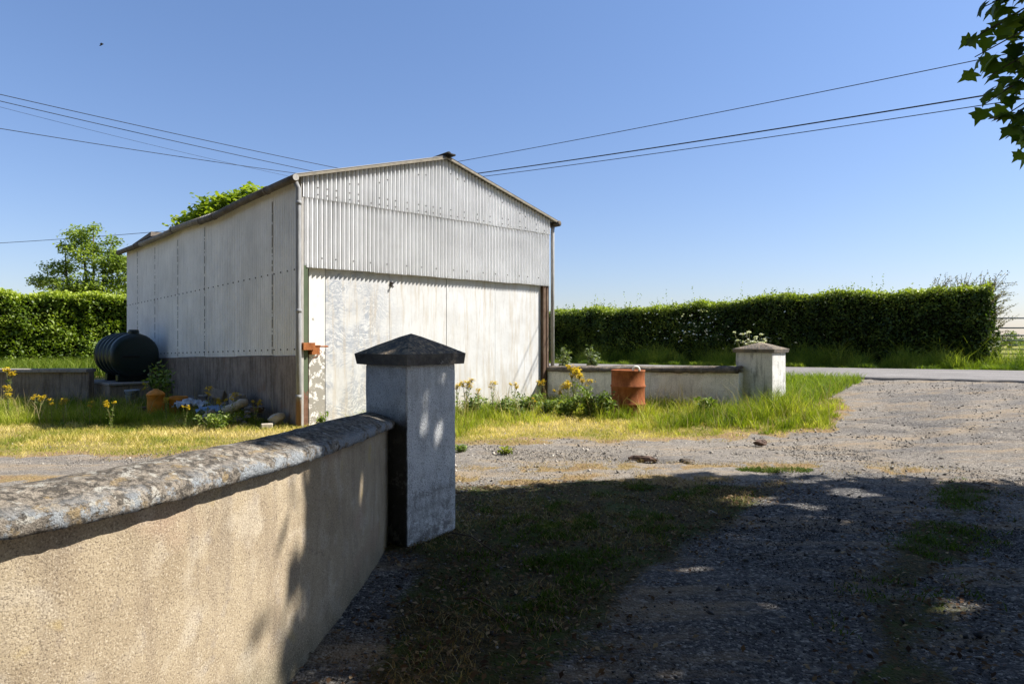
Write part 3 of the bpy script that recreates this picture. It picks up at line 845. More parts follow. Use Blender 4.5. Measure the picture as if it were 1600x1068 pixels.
# hook on the door
mb = MB()
mb.box((1.76, .078, 2.38), (.04, .02, .07)); mb.tube([(1.76, .065, 2.36), (1.775, .045, 2.33), (1.75, .04, 2.31), (1.74, .05, 2.34)], .01, 8, 0)
mb.tube([(1.74, .065, 2.4), (1.79, .065, 2.4)], .01, 8)
mb.build('hook', 'boltm', door)
# rusty latch
mb = MB()
mb.box((.1, -.04, 1.29), (.2, .12, .115)); mb.box((.24, .02, 1.225), (.14, .13, .13))
mb.box((.24, .02, 1.30), (.16, .15, .015))
mb.tube([(.12, -.02, 1.285), (.47, -.02, 1.285)], .012, 8); mb.tube([(.44, -.02, 1.285), (.44, .03, 1.285)], .016, 8)
mb.tube([(.3, -.04, 1.24), (.34, -.05, 1.2), (.3, -.04, 1.15), (.2, -.04, 1.1), (.19, -.03, 1.05)], .005, 6)
mb.build('latch', 'rust', shed, bevel=.004)

# ------------------------------------------------------------------ walls
def pad_path(pts, n):
    """Catmull-Rom resample of a list of (x, y, z)"""
    P = [Vector(p) for p in pts]; out = []
    P = [P[0] * 2 - P[1]] + P + [P[-1] * 2 - P[-2]]
    for i in range(1, len(P) - 2):
        for k in range(n):
            t = k / n
            a, b, c, d = P[i - 1], P[i], P[i + 1], P[i + 2]
            out.append(.5 * ((2 * b) + (c - a) * t + (2 * a - 5 * b + 4 * c - d) * t * t + (3 * b - a - 3 * c + d) * t ** 3))
    out.append(P[-2])
    return out

def sweep(path, prof, lips=None, rough=0.0, seed=1):
    """prof: (u, z, absolute?) with u measured to the right-hand side of travel"""
    mb = MB(); n = len(prof); lipv = []
    for i, p in enumerate(path):
        t = (path[min(i + 1, len(path) - 1)] - path[max(i - 1, 0)]); t.z = 0; t.normalize()
        nr = Vector((t.y, -t.x, 0))
        for j, pr in enumerate(prof):
            z = pr[1] if pr[2] else p.z + pr[1]
            j1 = (vnoise(i * .35 + seed, j * 3.1, seed) - .5) * rough + (vnoise(i * 1.1, j * 5.3, seed + 5) - .5) * rough * .7
            j2 = (vnoise(i * .4 + 9, j * 2.3, seed + 9) - .5) * rough + (vnoise(i * 1.3, j * 4.3, seed + 15) - .5) * rough * .7
            mb.v.append(tuple(Vector((p.x, p.y, z)) + nr * (pr[0] + float(j1)) + Vector((0, 0, 0 if pr[2] else float(j2)))))
            lipv.append(lips[j] if lips else 0)
    for i in range(len(path) - 1):
        for j in range(n):
            j2 = (j + 1) % n
            mb.f.append((i * n + j, i * n + j2, (i + 1) * n + j2, (i + 1) * n + j)); mb.mi.append(0)
    mb.f += [tuple(range(n - 1, -1, -1)), tuple((len(path) - 1) * n + j for j in range(n))]; mb.mi += [0, 0]
    if lips: mb.at['lip'] = lipv
    return mb

near_path = pad_path([(-.80, 4.92, .79), (-.80, 4.64, .80), (-.79, 4.15, .836), (-.805, 3.565, .86), (-.855, 2.94, .882), (-.935, 2.52, .896), (-1.08, 1.98, .905), (-1.28, 1.62, .912), (-1.66, 1.28, .918), (-2.3, 1.05, .92), (-3.4, .95, .92)], 22)
near_wall = thing('rendered_garden_wall', 'curved pebbledash wall in the foreground with lichen covered coping', 'wall', (0, 0, 0))
# travel runs towards the camera: the drive side (+x) is on the left-hand side, so u is negative there
BODY = [(.05, -.3, 1), (.05, .02, 0), (.30, .02, 0), (.30, -.3, 1)]
sweep(near_path, BODY).build('wall_face', 'render', near_wall)
COP = [(.0, 0, 0), (-.003, .02, 0), (.0, .042, 0), (.012, .053, 0), (.07, .072, 0), (.12, .087, 0), (.17, .095, 0), (.23, .092, 0), (.29, .08, 0), (.35, .05, 0), (.355, .0, 0), (.30, -.004, 0), (.05, -.004, 0)]
LIP = [1, 1, 1, .55, 0, 0, 0, 0, 0, 0, 0, 0, 0]
sweep(near_path, COP, LIP, .006, 3).build('coping', 'coping', near_wall, smooth=True)

def pillar(name, label, corner, rz, wx, wy, h, slab, apex, ov, mw, mcap, loc_z=0, extra=0.25):
    """local x runs along the right-hand face from the front corner, local y along the left-hand face"""
    t = thing(name, label, 'gate pillar', (corner[0], corner[1], loc_z), rz)
    mb = MB()
    nz = 14
    # shaft as a slightly uneven column, a little wider at the foot
    rows = [(-extra, 1.02)] + [(h * k / nz, 1.0 + .012 * (1 - k / nz) + random.uniform(-.004, .004)) for k in range(nz + 1)]
    ring = []
    for e in range(4):
        for k in range(5):
            f = k / 5
            c = [(0, 0), (wx, 0), (wx, wy), (0, wy), (0, 0)]
            ring.append((c[e][0] + (c[e + 1][0] - c[e][0]) * f, c[e][1] + (c[e + 1][1] - c[e][1]) * f))
    n = len(ring)
    for z, s_ in rows:
        for (x, y) in ring:
            mb.v.append((wx / 2 + (x - wx / 2) * s_ + random.uniform(-.002, .002), wy / 2 + (y - wy / 2) * s_ + random.uniform(-.002, .002), z))
    for i in range(len(rows) - 1):
        for k in range(n):
            mb.f.append((i * n + k, i * n + (k + 1) % n, (i + 1) * n + (k + 1) % n, (i + 1) * n + k)); mb.mi.append(0)
    mb.f.append(tuple((len(rows) - 1) * n + k for k in range(n))); mb.mi.append(0)
    mb.build('shaft', mw, t, bevel=.012)
    # pyramidal cap: uneven slab and a pyramid, subdivided
    mb = MB()
    N = 10
    def capz(u, v):                      # u, v in -1..1
        r = max(abs(u), abs(v))
        return slab + (apex - slab) * (1.045 - math.sqrt(r * r * 1.09 + .002))
    idx = {}
    for i in range(N + 1):
        for j in range(N + 1):
            u = -1 + 2 * i / N; v = -1 + 2 * j / N
            x = wx / 2 + u * (wx / 2 + ov); y = wy / 2 + v * (wy / 2 + ov)
            idx[i, j] = len(mb.v)
            mb.v.append((x + random.uniform(-.003, .003), y + random.uniform(-.003, .003), h + capz(u, v) + random.uniform(-.001, .001)))
    for i in range(N):
        for j in range(N):
            a_, b_, c_, d_ = idx[i, j], idx[i + 1, j], idx[i + 1, j + 1], idx[i, j + 1]
            if (i + .5 - N / 2) * (j + .5 - N / 2) > 0:
                mb.f += [(a_, b_, c_), (a_, c_, d_)]
            else:
                mb.f += [(a_, b_, d_), (b_, c_, d_)]
            mb.mi += [0, 0]
    rim = [(i, 0) for i in range(N)] + [(N, j) for j in range(N)] + [(N - i, N) for i in range(N)] + [(0, N - j) for j in range(N)]
    b = len(mb.v)
    for k, ij in enumerate(rim):
        p = mb.v[idx[ij]]
        mb.v.append((wx / 2 + (p[0] - wx / 2) * .97 + random.uniform(-.004, .004), wy / 2 + (p[1] - wy / 2) * .97 + random.uniform(-.004, .004), h + random.uniform(-.004, .004)))
    L = len(rim)
    for k in range(L):
        mb.f.append((idx[rim[k]], b + k, b + (k + 1) % L, idx[rim[(k + 1) % L]])); mb.mi.append(0)
    mb.f.append(tuple(b + k for k in range(L - 1, -1, -1))); mb.mi.append(0)
    cap = mb.build('cap', mcap, t)
    return t

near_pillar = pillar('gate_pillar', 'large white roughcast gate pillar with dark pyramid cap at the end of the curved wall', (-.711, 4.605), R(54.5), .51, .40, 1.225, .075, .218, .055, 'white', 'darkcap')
mb = MB(); mb.box((.525, .2, 1.04), (.03, .07, .29)); mb.build('hinge_plate', 'dark', near_pillar, bevel=.004)

# far low white wall and its pillar
low_wall = thing('whitewashed_low_wall', 'low white wall with grey lichen coping between the shed and the small pillar', 'wall', (0, 0, 0))
lp = [Vector((W0[0] + WD[0] * s, W0[1] + WD[1] * s, .77 + .105 * s / WL)) for s in np.linspace(-.1, WL + .1, 40)]
sweep(lp, [(.04, -.3, 1), (.04, .01, 0), (-.2, .01, 0), (-.2, -.3, 1)]).build('wall_face', 'white3', low_wall)
sweep(lp, [(.085, -.06, 0), (.09, .0, 0), (.05, .035, 0), (-.08, .055, 0), (-.21, .035, 0), (-.25, .0, 0), (-.245, -.06, 0)], None, .03, 8).build('coping', 'darkcoping', low_wall, smooth=True)
PW = W0 + WD * (WL + .02)
far_pillar = pillar('gate_pillar', 'small grimy white gate pillar with grey lichen cap by the road entrance', (4.49, 11.8), R(48.7), .64, .65, .95, .06, .18, .05, 'white2', 'farcap', .22, .5)

# wall at the left, beyond the oil tank side
lw = thing('rendered_boundary_wall', 'low grey wall with flat concrete coping in front of the left hedge', 'wall', (0, 0, 0))
mb = MB(); mb.box((-17.0, 14.64, .2), (16.0, .2, 1.0)); mb.build('wall_face', 'plinth', lw, bevel=.01)
mb = MB()
for k in range(16):
    mb.box((-24.5 + k * 1.0, 14.64, .735 + random.uniform(-.004, .004)), (.995, .36, .075))
mb.build('coping', 'block', lw, bevel=.012)

# ------------------------------------------------------------------ oil tank on its block base
tb = thing('oil_tank', 'dark green ribbed horizontal oil tank standing beside the shed', 'oil tank', (-8.2, 14.93, 1.05), ROT)
# local +y runs away along the shed wall; tank axis along y
def tank_ring(y, r, n=40):
    return [(r * math.cos(2 * math.pi * k / n), y, r * math.sin(2 * math.pi * k / n) * .98) for k in range(n)]
mb = MB(); prof = [(0.0, .30), (.01, .40), (.03, .455), (.07, .485), (.12, .495)]
y = .12
ribs = []
for k in range(4):
    y0 = .2 + k * .31
    prof += [(y0, .495), (y0 + .025, .47), (y0 + .075, .47), (y0 + .10, .495), (y0 + .115, .515), (y0 + .16, .515), (y0 + .18, .495)]
prof += [(1.5, .495), (1.56, .46), (1.6, .38), (1.61, .28)]
n = 40
for yy, r in prof: mb.v += tank_ring(yy, r)
for i in range(len(prof) - 1):
    for k in range(n):
        mb.f.append((i * n + k, (i + 1) * n + k, (i + 1) * n + (k + 1) % n, i * n + (k + 1) % n)); mb.mi.append(0)
mb.f += [tuple(range(n)), tuple((len(prof) - 1) * n + k for k in range(n - 1, -1, -1))]; mb.mi += [0, 0]
mb.build('tank_body', 'tank', tb, smooth=True, bevel=0)
mb = MB(); mb.lathe([(.11, .44), (.11, .53), (.1, .535), (.1, .56), (.085, .565)], 20, 0, Matrix.Translation((0, .2, 0))); mb.build('filler_cap', 'tank', tb, bevel=.006)
mb = MB(); mb.box((-.1, .0, -.02), (.34, .05, .05)); mb.build('moulded_handle', 'dark', tb, bevel=.015)
for yy in (.3, 1.2):
    mb = MB(); mb.box((0, yy, -.5), (.62, .2, .16)); mb.build('foot', 'tank', tb, bevel=.02)
tbase = thing('block_tank_base', 'rough dark blockwork base under the green oil tank', 'tank base', (-8.2, 14.93, 0), ROT)
mb = MB(); mb.box((0, .75, .0), (1.15, 2.0, .86)); mb.build('blockwork', 'plinth', tbase, bevel=.02)
mb = MB(); mb.box((0, .75, .45), (1.2, 2.05, .045), jit=.012); mb.build('top_slab', 'block', tbase, bevel=.01)

# ------------------------------------------------------------------ junk by the shed wall
def orange_keg(name, label, loc, s, closed):
    t = thing(name, label, 'container', loc, random.uniform(0, 6))
    mb = MB()
    if closed:
        mb.lathe([(.12, 0), (.14, .01), (.145, .06), (.142, .2), (.146, .22), (.142, .24), (.142, .34), (.15, .35), (.148, .365)], 28)
        mb.build('keg_body', 'orange', t, smooth=True)
        mb = MB(); mb.lathe([(.153, .36), (.155, .4), (.14, .415), (.10, .45), (.05, .47), (.045, .485), (.01, .49)], 28); mb.build('lid', 'orange', t, smooth=True)
    else:
        mb.lathe([(.13, 0), (.145, .01), (.15, .3), (.158, .31), (.158, .34), (.15, .345)], 28)
        mb.build('keg_body', 'orange', t, smooth=True)
        mb = MB(); mb.lathe([(.12, .335), (.14, .36), (.15, .35)], 28); mb.build('lid', 'orange', t, smooth=True)
    t.scale = (s, s, s)
    return t
orange_keg('plastic_keg', 'domed faded orange plastic keg standing left of the other in the weeds', (-6.43, 12.35, .02), 1.0, True)
orange_keg('plastic_keg', 'flat topped faded orange plastic keg half hidden by weeds', (-6.12, 12.55, -.02), 1.05, False)
t = thing('plastic_bucket', 'grey blue plastic bucket in front of the oil tank', 'bucket', (-7.62, 13.72, .12))
mb = MB(); mb.lathe([(.1, 0), (.13, .24), (.14, .25), (.14, .27), (.13, .272), (.095, .02)], 24); mb.build('bucket_body', 'greyblue', t, smooth=True)
mb = MB(); mb.tube([(.13 * math.cos(a), -.02 - .1 * math.sin(a), .25 - .07 * math.sin(a)) for a in np.linspace(0, math.pi, 12)], .005, 6); mb.build('handle', 'dark', t)

def lump(c, d, seed, n=2, jit=.25):
    import bmesh
    bm = bmesh.new(); bmesh.ops.create_icosphere(bm, subdivisions=n, radius=.5)
    rr = random.Random(seed)
    off = [Vector((rr.uniform(-1, 1), rr.uniform(-1, 1), rr.uniform(-1, 1))).normalized() for _ in range(9)]
    cut = [rr.uniform(.28, .42) for _ in off]
    vv = []
    for v in bm.verts:
        p = v.co.copy()
        for o_, k in zip(off, cut):
            dd = p.dot(o_)
            if dd > k: p -= o_ * (dd - k)
        p += Vector((rr.uniform(-1, 1), rr.uniform(-1, 1), rr.uniform(-1, 1))) * jit * .08
        vv.append((c[0] + p.x * d[0], c[1] + p.y * d[1], c[2] + p.z * d[2]))
    ff = [tuple(v.index for v in f.verts) for f in bm.faces]
    bm.free()
    return vv, ff

def rock(name, label, cat, loc, d, mat, seed, rz=0, jit=.3):
    mb = MB(); mb.add(*lump((0, 0, d[2] * .35), d, seed, 3, jit))
    o = mb.build(name, mat, loc=loc); o.rotation_euler.z = rz
    return tag(o, label, cat)
# rubble heap under the rest
mb = MB()
rr = random.Random(5)
for k in range(110):
    u = rr.uniform(.9, 4.0); w = rr.uniform(.12, .75); s_ = rr.uniform(.08, .22)
    p = SC + SS * u - SF * w
    mb.add(*lump((p[0], p[1], rr.uniform(.0, .34) * (1.1 - w)), (s_ * 1.3, s_, s_ * .7), k, 1, .5))
tag(mb.build('rubble', 'rubble'), 'dark heap of broken rubble along the foot of the shed wall', 'rubble', kind='stuff')
def at_shed(u, w):
    p = SC + SS * u - SF * w
    return p[0], p[1]
def blockbox(name, label, cat, uw, z, d, mat, rz=0, tilt=(0, 0), bev=.012, jit=.006):
    mb = MB(); mb.box((0, 0, d[2] / 2), d, jit=jit); o = mb.build(name, mat, bevel=bev)
    x_, y_ = at_shed(*uw); o.location = (x_, y_, z); o.rotation_euler = (tilt[0], tilt[1], rz)
    return tag(o, label, cat)
blockbox('concrete_block', 'grey concrete block lying on top of the rubble by the shed plinth', 'block', (1.75, .3), .26, (.44, .2, .19), 'block', ROT + R(80))
blockbox('brick', 'pale brick lying flat in the grass near the downpipe', 'brick', (.2, .46), .0, (.17, .1, .09), 'stone', .3)
blockbox('brick', 'dark red brick sunk in weeds in front of the flat topped keg', 'brick', (3.7, 1.25), .02, (.24, .12, .14), 'brick', .2)
blockbox('brick', 'second dark brick right of the kegs among the grass stalks', 'brick', (3.35, 1.1), .02, (.26, .13, .13), 'brick', -.4)
blockbox('timber_plank', 'grey weathered plank leaning on the rubble heap', 'plank', (2.7, .45), .12, (.8, .1, .03), 'timber', ROT + R(95), (0, R(-32)))
blockbox('timber_plank', 'dark plank lying flat across the rubble against the shed wall', 'plank', (2.1, .2), .3, (.7, .16, .05), 'timber', ROT + R(88), (0, R(6)))
rock('boulder', 'pale rounded stone beside the downpipe foot', 'stone', (*at_shed(.42, .2), .03), (.3, .26, .27), 'stone', 34, .8)
x_, y_ = at_shed(1.35, .5)
mb = MB(); mb.tube([(-.22, 0, 0), (-.12, 0, .06), (.0, .0, .1), (.1, 0, .17), (.2, 0, .18)], [.07, .08, .08, .08, .06], 10); o = mb.build('broken_pipe', 'stone', loc=(x_, y_, .16), smooth=True); o.rotation_euler.z = .15
tag(o, 'pale curved piece of broken pipe on the rubble right of the block', 'pipe')
blockbox('concrete_block', 'broken grey block half tipped on the rubble left of the whole block', 'block', (2.45, .38), .3, (.3, .2, .17), 'block', ROT + R(60), (R(14), R(20)))
blockbox('brick', 'dull red brick on top of the rubble right of the broken pipe', 'brick', (.95, .3), .2, (.22, .11, .09), 'brick', 1.2, (R(12), 0))
blockbox('timber_plank', 'short pale board sticking up out of the rubble behind the kegs', 'plank', (3.3, .35), .1, (.55, .09, .03), 'stone', ROT + R(80), (0, R(-55)))
rock('boulder', 'grey rounded stone in the rubble below the blue plastic', 'stone', (*at_shed(1.5, .85), .05), (.3, .24, .24), 'block', 37, .4)
rock('boulder', 'lumpy grey stone at the left end of the rubble by the kegs', 'stone', (*at_shed(3.15, .8), .05), (.34, .24, .26), 'block', 38, 1.4)
def crumple(name, label, loc, d, mat, seed):
    rr = np.random.default_rng(seed); n = 14
    u, v = np.meshgrid(np.linspace(-1, 1, n), np.linspace(-1, 1, n))
    r = np.sqrt(u * u + v * v)
    z = np.clip(1 - r * .8, 0, 1) * .6 + rr.uniform(-.3, .3, u.shape)
    V = np.stack([(u + rr.uniform(-.1, .1, u.shape)) * d[0], (v + rr.uniform(-.1, .1, u.shape)) * d[1], z * d[2]], -1).reshape(-1, 3)
    i = np.arange(n - 1)[:, None] * n + np.arange(n - 1)[None, :]
    F = np.stack([i, i + 1, i + n + 1, i + n], -1).reshape(-1, 4)
    o = np_mesh(name, V, F, mat); o.location = loc
    return tag(o, label, 'plastic sheet')
crumple('plastic_sheeting', 'crumpled blue plastic on the rubble below the concrete block', (*at_shed(1.8, .68), .2), (.24, .15, .13), 'bluebag', 3)
crumple('plastic_sheeting', 'crumpled pale plastic bag on the rubble left of the leaning plank', (*at_shed(2.85, .7), .2), (.3, .2, .2), 'whitebag', 4)

# ------------------------------------------------------------------ rusty drum in front of the low wall
t = thing('oil_drum', 'rusty orange steel drum standing in the grass against the low white wall', 'drum', (2.06, 12.15, -.03), .4)
mb = MB(); r0 = .297
prof = [(r0 - .02, 0), (r0 + .008, .0), (r0 + .01, .025), (r0, .03), (r0, .27), (r0 + .014, .285), (r0 + .014, .305), (r0, .32), (r0 - .002, .45), (r0, .58), (r0 + .014, .595), (r0 + .014, .615), (r0, .63), (r0 - .003, .75), (r0, .86), (r0 + .004, .865), (r0 + .005, .89), (r0 - .006, .892), (r0 - .02, .87)]
mb.lathe(prof, 48)
mb.build('drum_body', 'drum', t, smooth=True)
mb = MB(); mb.lathe([(.02, .865), (r0 - .03, .865), (r0 - .03, .872), (.02, .872)], 32); mb.build('drum_head', 'rust', t)
# pale pipe hook on the rim
mb = MB(); mb.tube([(.06 + .055 * math.cos(a), -.2, .9 + .055 * math.sin(a)) for a in np.linspace(-.4, math.pi + .5, 12)], .02, 8); o = mb.build('pipe_offcut', 'whiteplastic', loc=(2.1, 12.1, -.03), smooth=True)
tag(o, 'short bent white pipe end hooked on the rim of the rusty drum', 'pipe')

# ------------------------------------------------------------------ field gate at the far right
def field_gate():
    t = thing('field_gate', 'galvanised tubular field gate at the right end of the hedge', 'gate', (12.85, 19.3, .87), math.atan2(-.2, .98))
    for z in (0.0, .125, .25, .37, .5, .64, .85, 1.12):
        mb = MB(); mb.tube([(0, 0, z), (3.6, 0, z)], .02, 8); mb.build('rail', 'gate', t, smooth=True)
    for x_ in (0, 1.8, 3.6):
        mb = MB(); mb.tube([(x_, .0, -.02), (x_, .0, 1.14)], .022, 8); mb.build('upright', 'gate', t, smooth=True)
    tag_p = thing('gate_post', 'round steel post holding the galvanised field gate', 'post', (12.8, 19.32, .5))
    mb = MB(); mb.tube([(0, 0, 0), (0, 0, 1.62)], .055, 12); mb.build('post_tube', 'gate', tag_p, smooth=True)
field_gate()

# ------------------------------------------------------------------ hedges
def hedge(name, label, p0, p1, w, z0, z1a, z1b, n, size, mat, seed, toplight=1.0, shoots=160, end_twigs=False, leaf_flat=.25):
    """p0->p1 in plan is the near face; the hedge extends w away from the viewer"""
    rng = np.random.default_rng(seed)
    t = thing(name, label, 'hedge', (p0[0], p0[1], 0))
    p0 = np.array(p0, float); p1 = np.array(p1, float)
    L = np.linalg.norm(p1 - p0); d = (p1 - p0) / L; nb = np.array([-d[1], d[0]])
    if nb[1] < 0: nb = -nb
    def wob(u, h):
        return (fbm(u * .9, h * .9, seed, 3) - .5) * .75 + (fbm(u * 3.2, h * 3.2, seed + 3, 3) - .5) * .34
    def top(u):
        return z1a + (z1b - z1a) * u / L + (fbm(u * .8, u * 0, seed + 7, 3) - .5) * .3 + (fbm(u * 3.1, u * 0 + 4, seed + 8, 2) - .5) * .16
    # faces: near, top, ends, far
    areas = np.array([L * 2.0, L * w * .9, 2.0 * w * 1.4, 2.0 * w * 1.2, L * .7])
    k = rng.choice(5, n, p=areas / areas.sum())
    u = rng.uniform(0, L, n); v = rng.uniform(0, 1, n); dep = np.minimum(rng.exponential(.09, n), .5) - .03
    U = u.copy(); Wd = np.zeros(n); Hf = np.zeros(n)
    near = k == 0; tp = k == 1; e1 = k == 2; e0 = k == 3; fr = k == 4
    Hf[near] = v[near]; Wd[near] = dep[near]
    Hf[tp] = 1; Wd[tp] = v[tp] * w
    U[e1] = L - dep[e1]; Wd[e1] = v[e1] * w; Hf[e1] = rng.uniform(0, 1, e1.sum())
    U[e0] = dep[e0]; Wd[e0] = v[e0] * w; Hf[e0] = rng.uniform(0, 1, e0.sum())
    Wd[fr] = w - dep[fr]; Hf[fr] = rng.uniform(.4, 1, fr.sum())
    T = top(U)
    H = z0 + (T - z0) * Hf
    H = np.where(tp, T - dep * 1.1 + rng.normal(0, .03, n), H)
    wb = wob(U, H)
    Wd = np.where(near, Wd - wb, Wd)
    H = np.where(tp, H + (fbm(U * 2.5, Wd * 2.5, seed + 11) - .5) * .25, H)
    U = np.where(e1, U + wob(Wd, H), np.where(e0, U - wob(Wd, H), U))
    # rounded shoulder
    sh = np.clip((H - (T - .25)) / .25, 0, 1)
    Wd = np.where(near, Wd + sh ** 2 * .1, Wd)
    X = p0[0] + d[0] * U + nb[0] * Wd; Y = p0[1] + d[1] * U + nb[1] * Wd
    P = np.stack([X - p0[0], Y - p0[1], H], 1)
    r = .38 + .35 * (fbm(U * 2.1, H * 2.1, seed + 2) - .5) * 2 + rng.normal(0, .16, n) + np.where(tp, .34, 0) + .3 * sh  # top and shoulder leaves coloured lighter to paint in the sunlight there
    parts = [leaf_cloud(P, size, r, leaf_flat, .62, rng)]
    # upright shoots along the top
    sp = []; sr = []; stems = MB()
    for i in range(shoots):
        us = rng.uniform(0, L); ws = rng.uniform(.05, w * .7); hh = rng.uniform(.12, .42) * (1 + 1.0 * (rng.random() < .12))
        tz = float(top(us)); ln = rng.normal(0, .1, 2)
        for q in np.arange(0, 1, .1):
            sp.append((d[0] * us + nb[0] * ws + ln[0] * q * hh, d[1] * us + nb[1] * ws + ln[1] * q * hh, tz - .05 + q * hh)); sr.append(.75 + rng.normal(0, .15))
    if shoots:
        parts.append(leaf_cloud(np.array(sp) + rng.normal(0, .015, (len(sp), 3)), size * .75, np.array(sr), .1, .55, rng))
    V, F, A = merge(parts)
    np_mesh('foliage', V, F, mat, t, {'rnd': A})
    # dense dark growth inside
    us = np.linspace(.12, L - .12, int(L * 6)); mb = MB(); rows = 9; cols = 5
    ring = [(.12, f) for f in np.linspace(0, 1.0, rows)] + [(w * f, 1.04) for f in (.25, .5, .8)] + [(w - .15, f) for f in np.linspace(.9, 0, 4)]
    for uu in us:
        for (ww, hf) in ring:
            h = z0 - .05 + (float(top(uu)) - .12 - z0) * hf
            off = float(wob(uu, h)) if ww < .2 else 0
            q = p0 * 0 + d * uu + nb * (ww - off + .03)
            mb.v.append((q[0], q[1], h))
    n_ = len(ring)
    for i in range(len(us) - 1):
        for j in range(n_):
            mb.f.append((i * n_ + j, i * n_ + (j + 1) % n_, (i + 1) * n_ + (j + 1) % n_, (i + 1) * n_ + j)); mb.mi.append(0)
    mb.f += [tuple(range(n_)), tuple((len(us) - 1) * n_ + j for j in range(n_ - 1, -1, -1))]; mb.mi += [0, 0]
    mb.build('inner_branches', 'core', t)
    if end_twigs:
        tw = MB(); lp_ = []; lr = []
        for i in range(165):
            h = rng.uniform(.25, 1.02) if i < 85 else rng.uniform(.85, 1.0)
            us_ = 0 - rng.uniform(-.15, .12) if i < 85 else rng.uniform(-.1, 1.5)
            ws = rng.uniform(0, w)
            b = Vector((d[0] * us_ + nb[0] * ws, d[1] * us_ + nb[1] * ws, z0 + (float(top(0)) - z0) * h))
            out = Vector((-d[0], -d[1], 0)) * (rng.uniform(.2, 1.0) if i < 85 else rng.uniform(-.1, .6)) + Vector((0, 0, rng.uniform(.15, .9) if i < 85 else 1.0)) + Vector((rng.normal(0, .2), rng.normal(0, .25), 0))
            ln = rng.uniform(.25, .62)
            pts = [b + out * ln * q + Vector((0, 0, -.12 * ln * q * q)) for q in (0, .35, .7, 1)]
            tw.tube(pts, [.006, .005, .004, .002], 4)
            for q in np.arange(.15, 1.0, .07):
                pp = b + out * ln * q + Vector((rng.normal(0, .02), rng.normal(0, .02), -.12 * ln * q * q + rng.normal(0, .02)))
                lp_.append(pp); lr.append(rng.uniform(.2, 1))
        tw.build('dry_twigs', 'twig', t)
        V, F, A = leaf_cloud(np.array(lp_), .05, np.array(lr), .1, .5, rng)
        np_mesh('twig_leaves', V, F, 'hedge_end', t, {'rnd': A})
    return t

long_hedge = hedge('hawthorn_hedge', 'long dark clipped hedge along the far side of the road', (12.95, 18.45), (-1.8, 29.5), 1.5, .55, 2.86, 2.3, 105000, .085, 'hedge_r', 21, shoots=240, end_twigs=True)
rng_b = np.random.default_rng(91)
nb_ = 130
ub = np.concatenate([rng_b.normal(8.0, .5, 80), rng_b.uniform(4, 12, 50)]); zb = np.concatenate([1.75 + rng_b.normal(0, .3, 80), rng_b.uniform(1.2, 2.5, 50)])
Pb = np.stack([-.803 * ub - .596 * .18 + rng_b.normal(0, .05, nb_), .597 * ub - .803 * .18 + rng_b.normal(0, .05, nb_), zb], 1)
Vb, Fb, Ab = leaf_cloud(Pb, .075, rng_b.uniform(0, 1, nb_), .6, .9, rng_b)
np_mesh('blossom', Vb, Fb, 'whitefl', long_hedge, {'rnd': Ab})
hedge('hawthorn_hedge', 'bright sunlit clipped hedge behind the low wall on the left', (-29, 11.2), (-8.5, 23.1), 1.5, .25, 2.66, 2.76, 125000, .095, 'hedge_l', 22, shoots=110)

# ------------------------------------------------------------------ trees
def tree(name, label, loc, trunk_h, clumps, n, size, mat, seed, flat=.5, aspect=.55, rmin=.55):
    """clumps: (x, y, z, rx, ry, rz) local"""
    rng = np.random.default_rng(seed)
    t = thing(name, label, 'tree', loc)
    mb = MB()
    mb.tube([(0, 0, -.3), (.05, 0, trunk_h * .5), (0, .05, trunk_h)], [.28, .2, .16], 10)
    for c in clumps:
        c0 = Vector((0, .05, trunk_h * rng.uniform(.75, 1.0))); c1 = Vector(c[:3])
        mid = (c0 + c1) / 2 + Vector((rng.normal(0, .15), rng.normal(0, .15), .1))
        mb.tube([c0, mid, c1], [.09, .05, .015], 6)
    mb.build('trunk', 'bark', t, smooth=True)
    vol = np.array([c[3] * c[4] * c[5] for c in clumps]) ** .7
    ids = rng.choice(len(clumps), n, p=vol / vol.sum())
    cl = np.array(clumps)[ids]
    dirs = rng.normal(size=(n, 3)); dirs /= np.linalg.norm(dirs, axis=1)[:, None]
    rad = rmin + (1 - rmin) * rng.uniform(0, 1, n) ** .5
    lump_ = .75 + .5 * fbm(dirs[:, 0] * 2.5 + ids * 3, dirs[:, 2] * 2.5 + dirs[:, 1] * 2, seed)
    P = cl[:, :3] + dirs * (rad * lump_)[:, None] * cl[:, 3:]
    # tufts: pull leaves into small groups
    tuft = rng.integers(0, max(1, n // 9), n)
    cen = np.zeros((n // 9 + 1, 3)); cen[tuft] = P
    P = cen[tuft] + rng.normal(0, size * .75, (n, 3)) * np.array([1, 1, .6])
    r = .5 + (fbm(P[:, 0] * 1.5, P[:, 2] * 1.5, seed + 4) - .5) * .9 + rng.normal(0, .15, n)
    V, F, A = leaf_cloud(P, size, r, flat, aspect, rng)
    np_mesh('crown', V, F, mat, t, {'rnd': A})
    return t

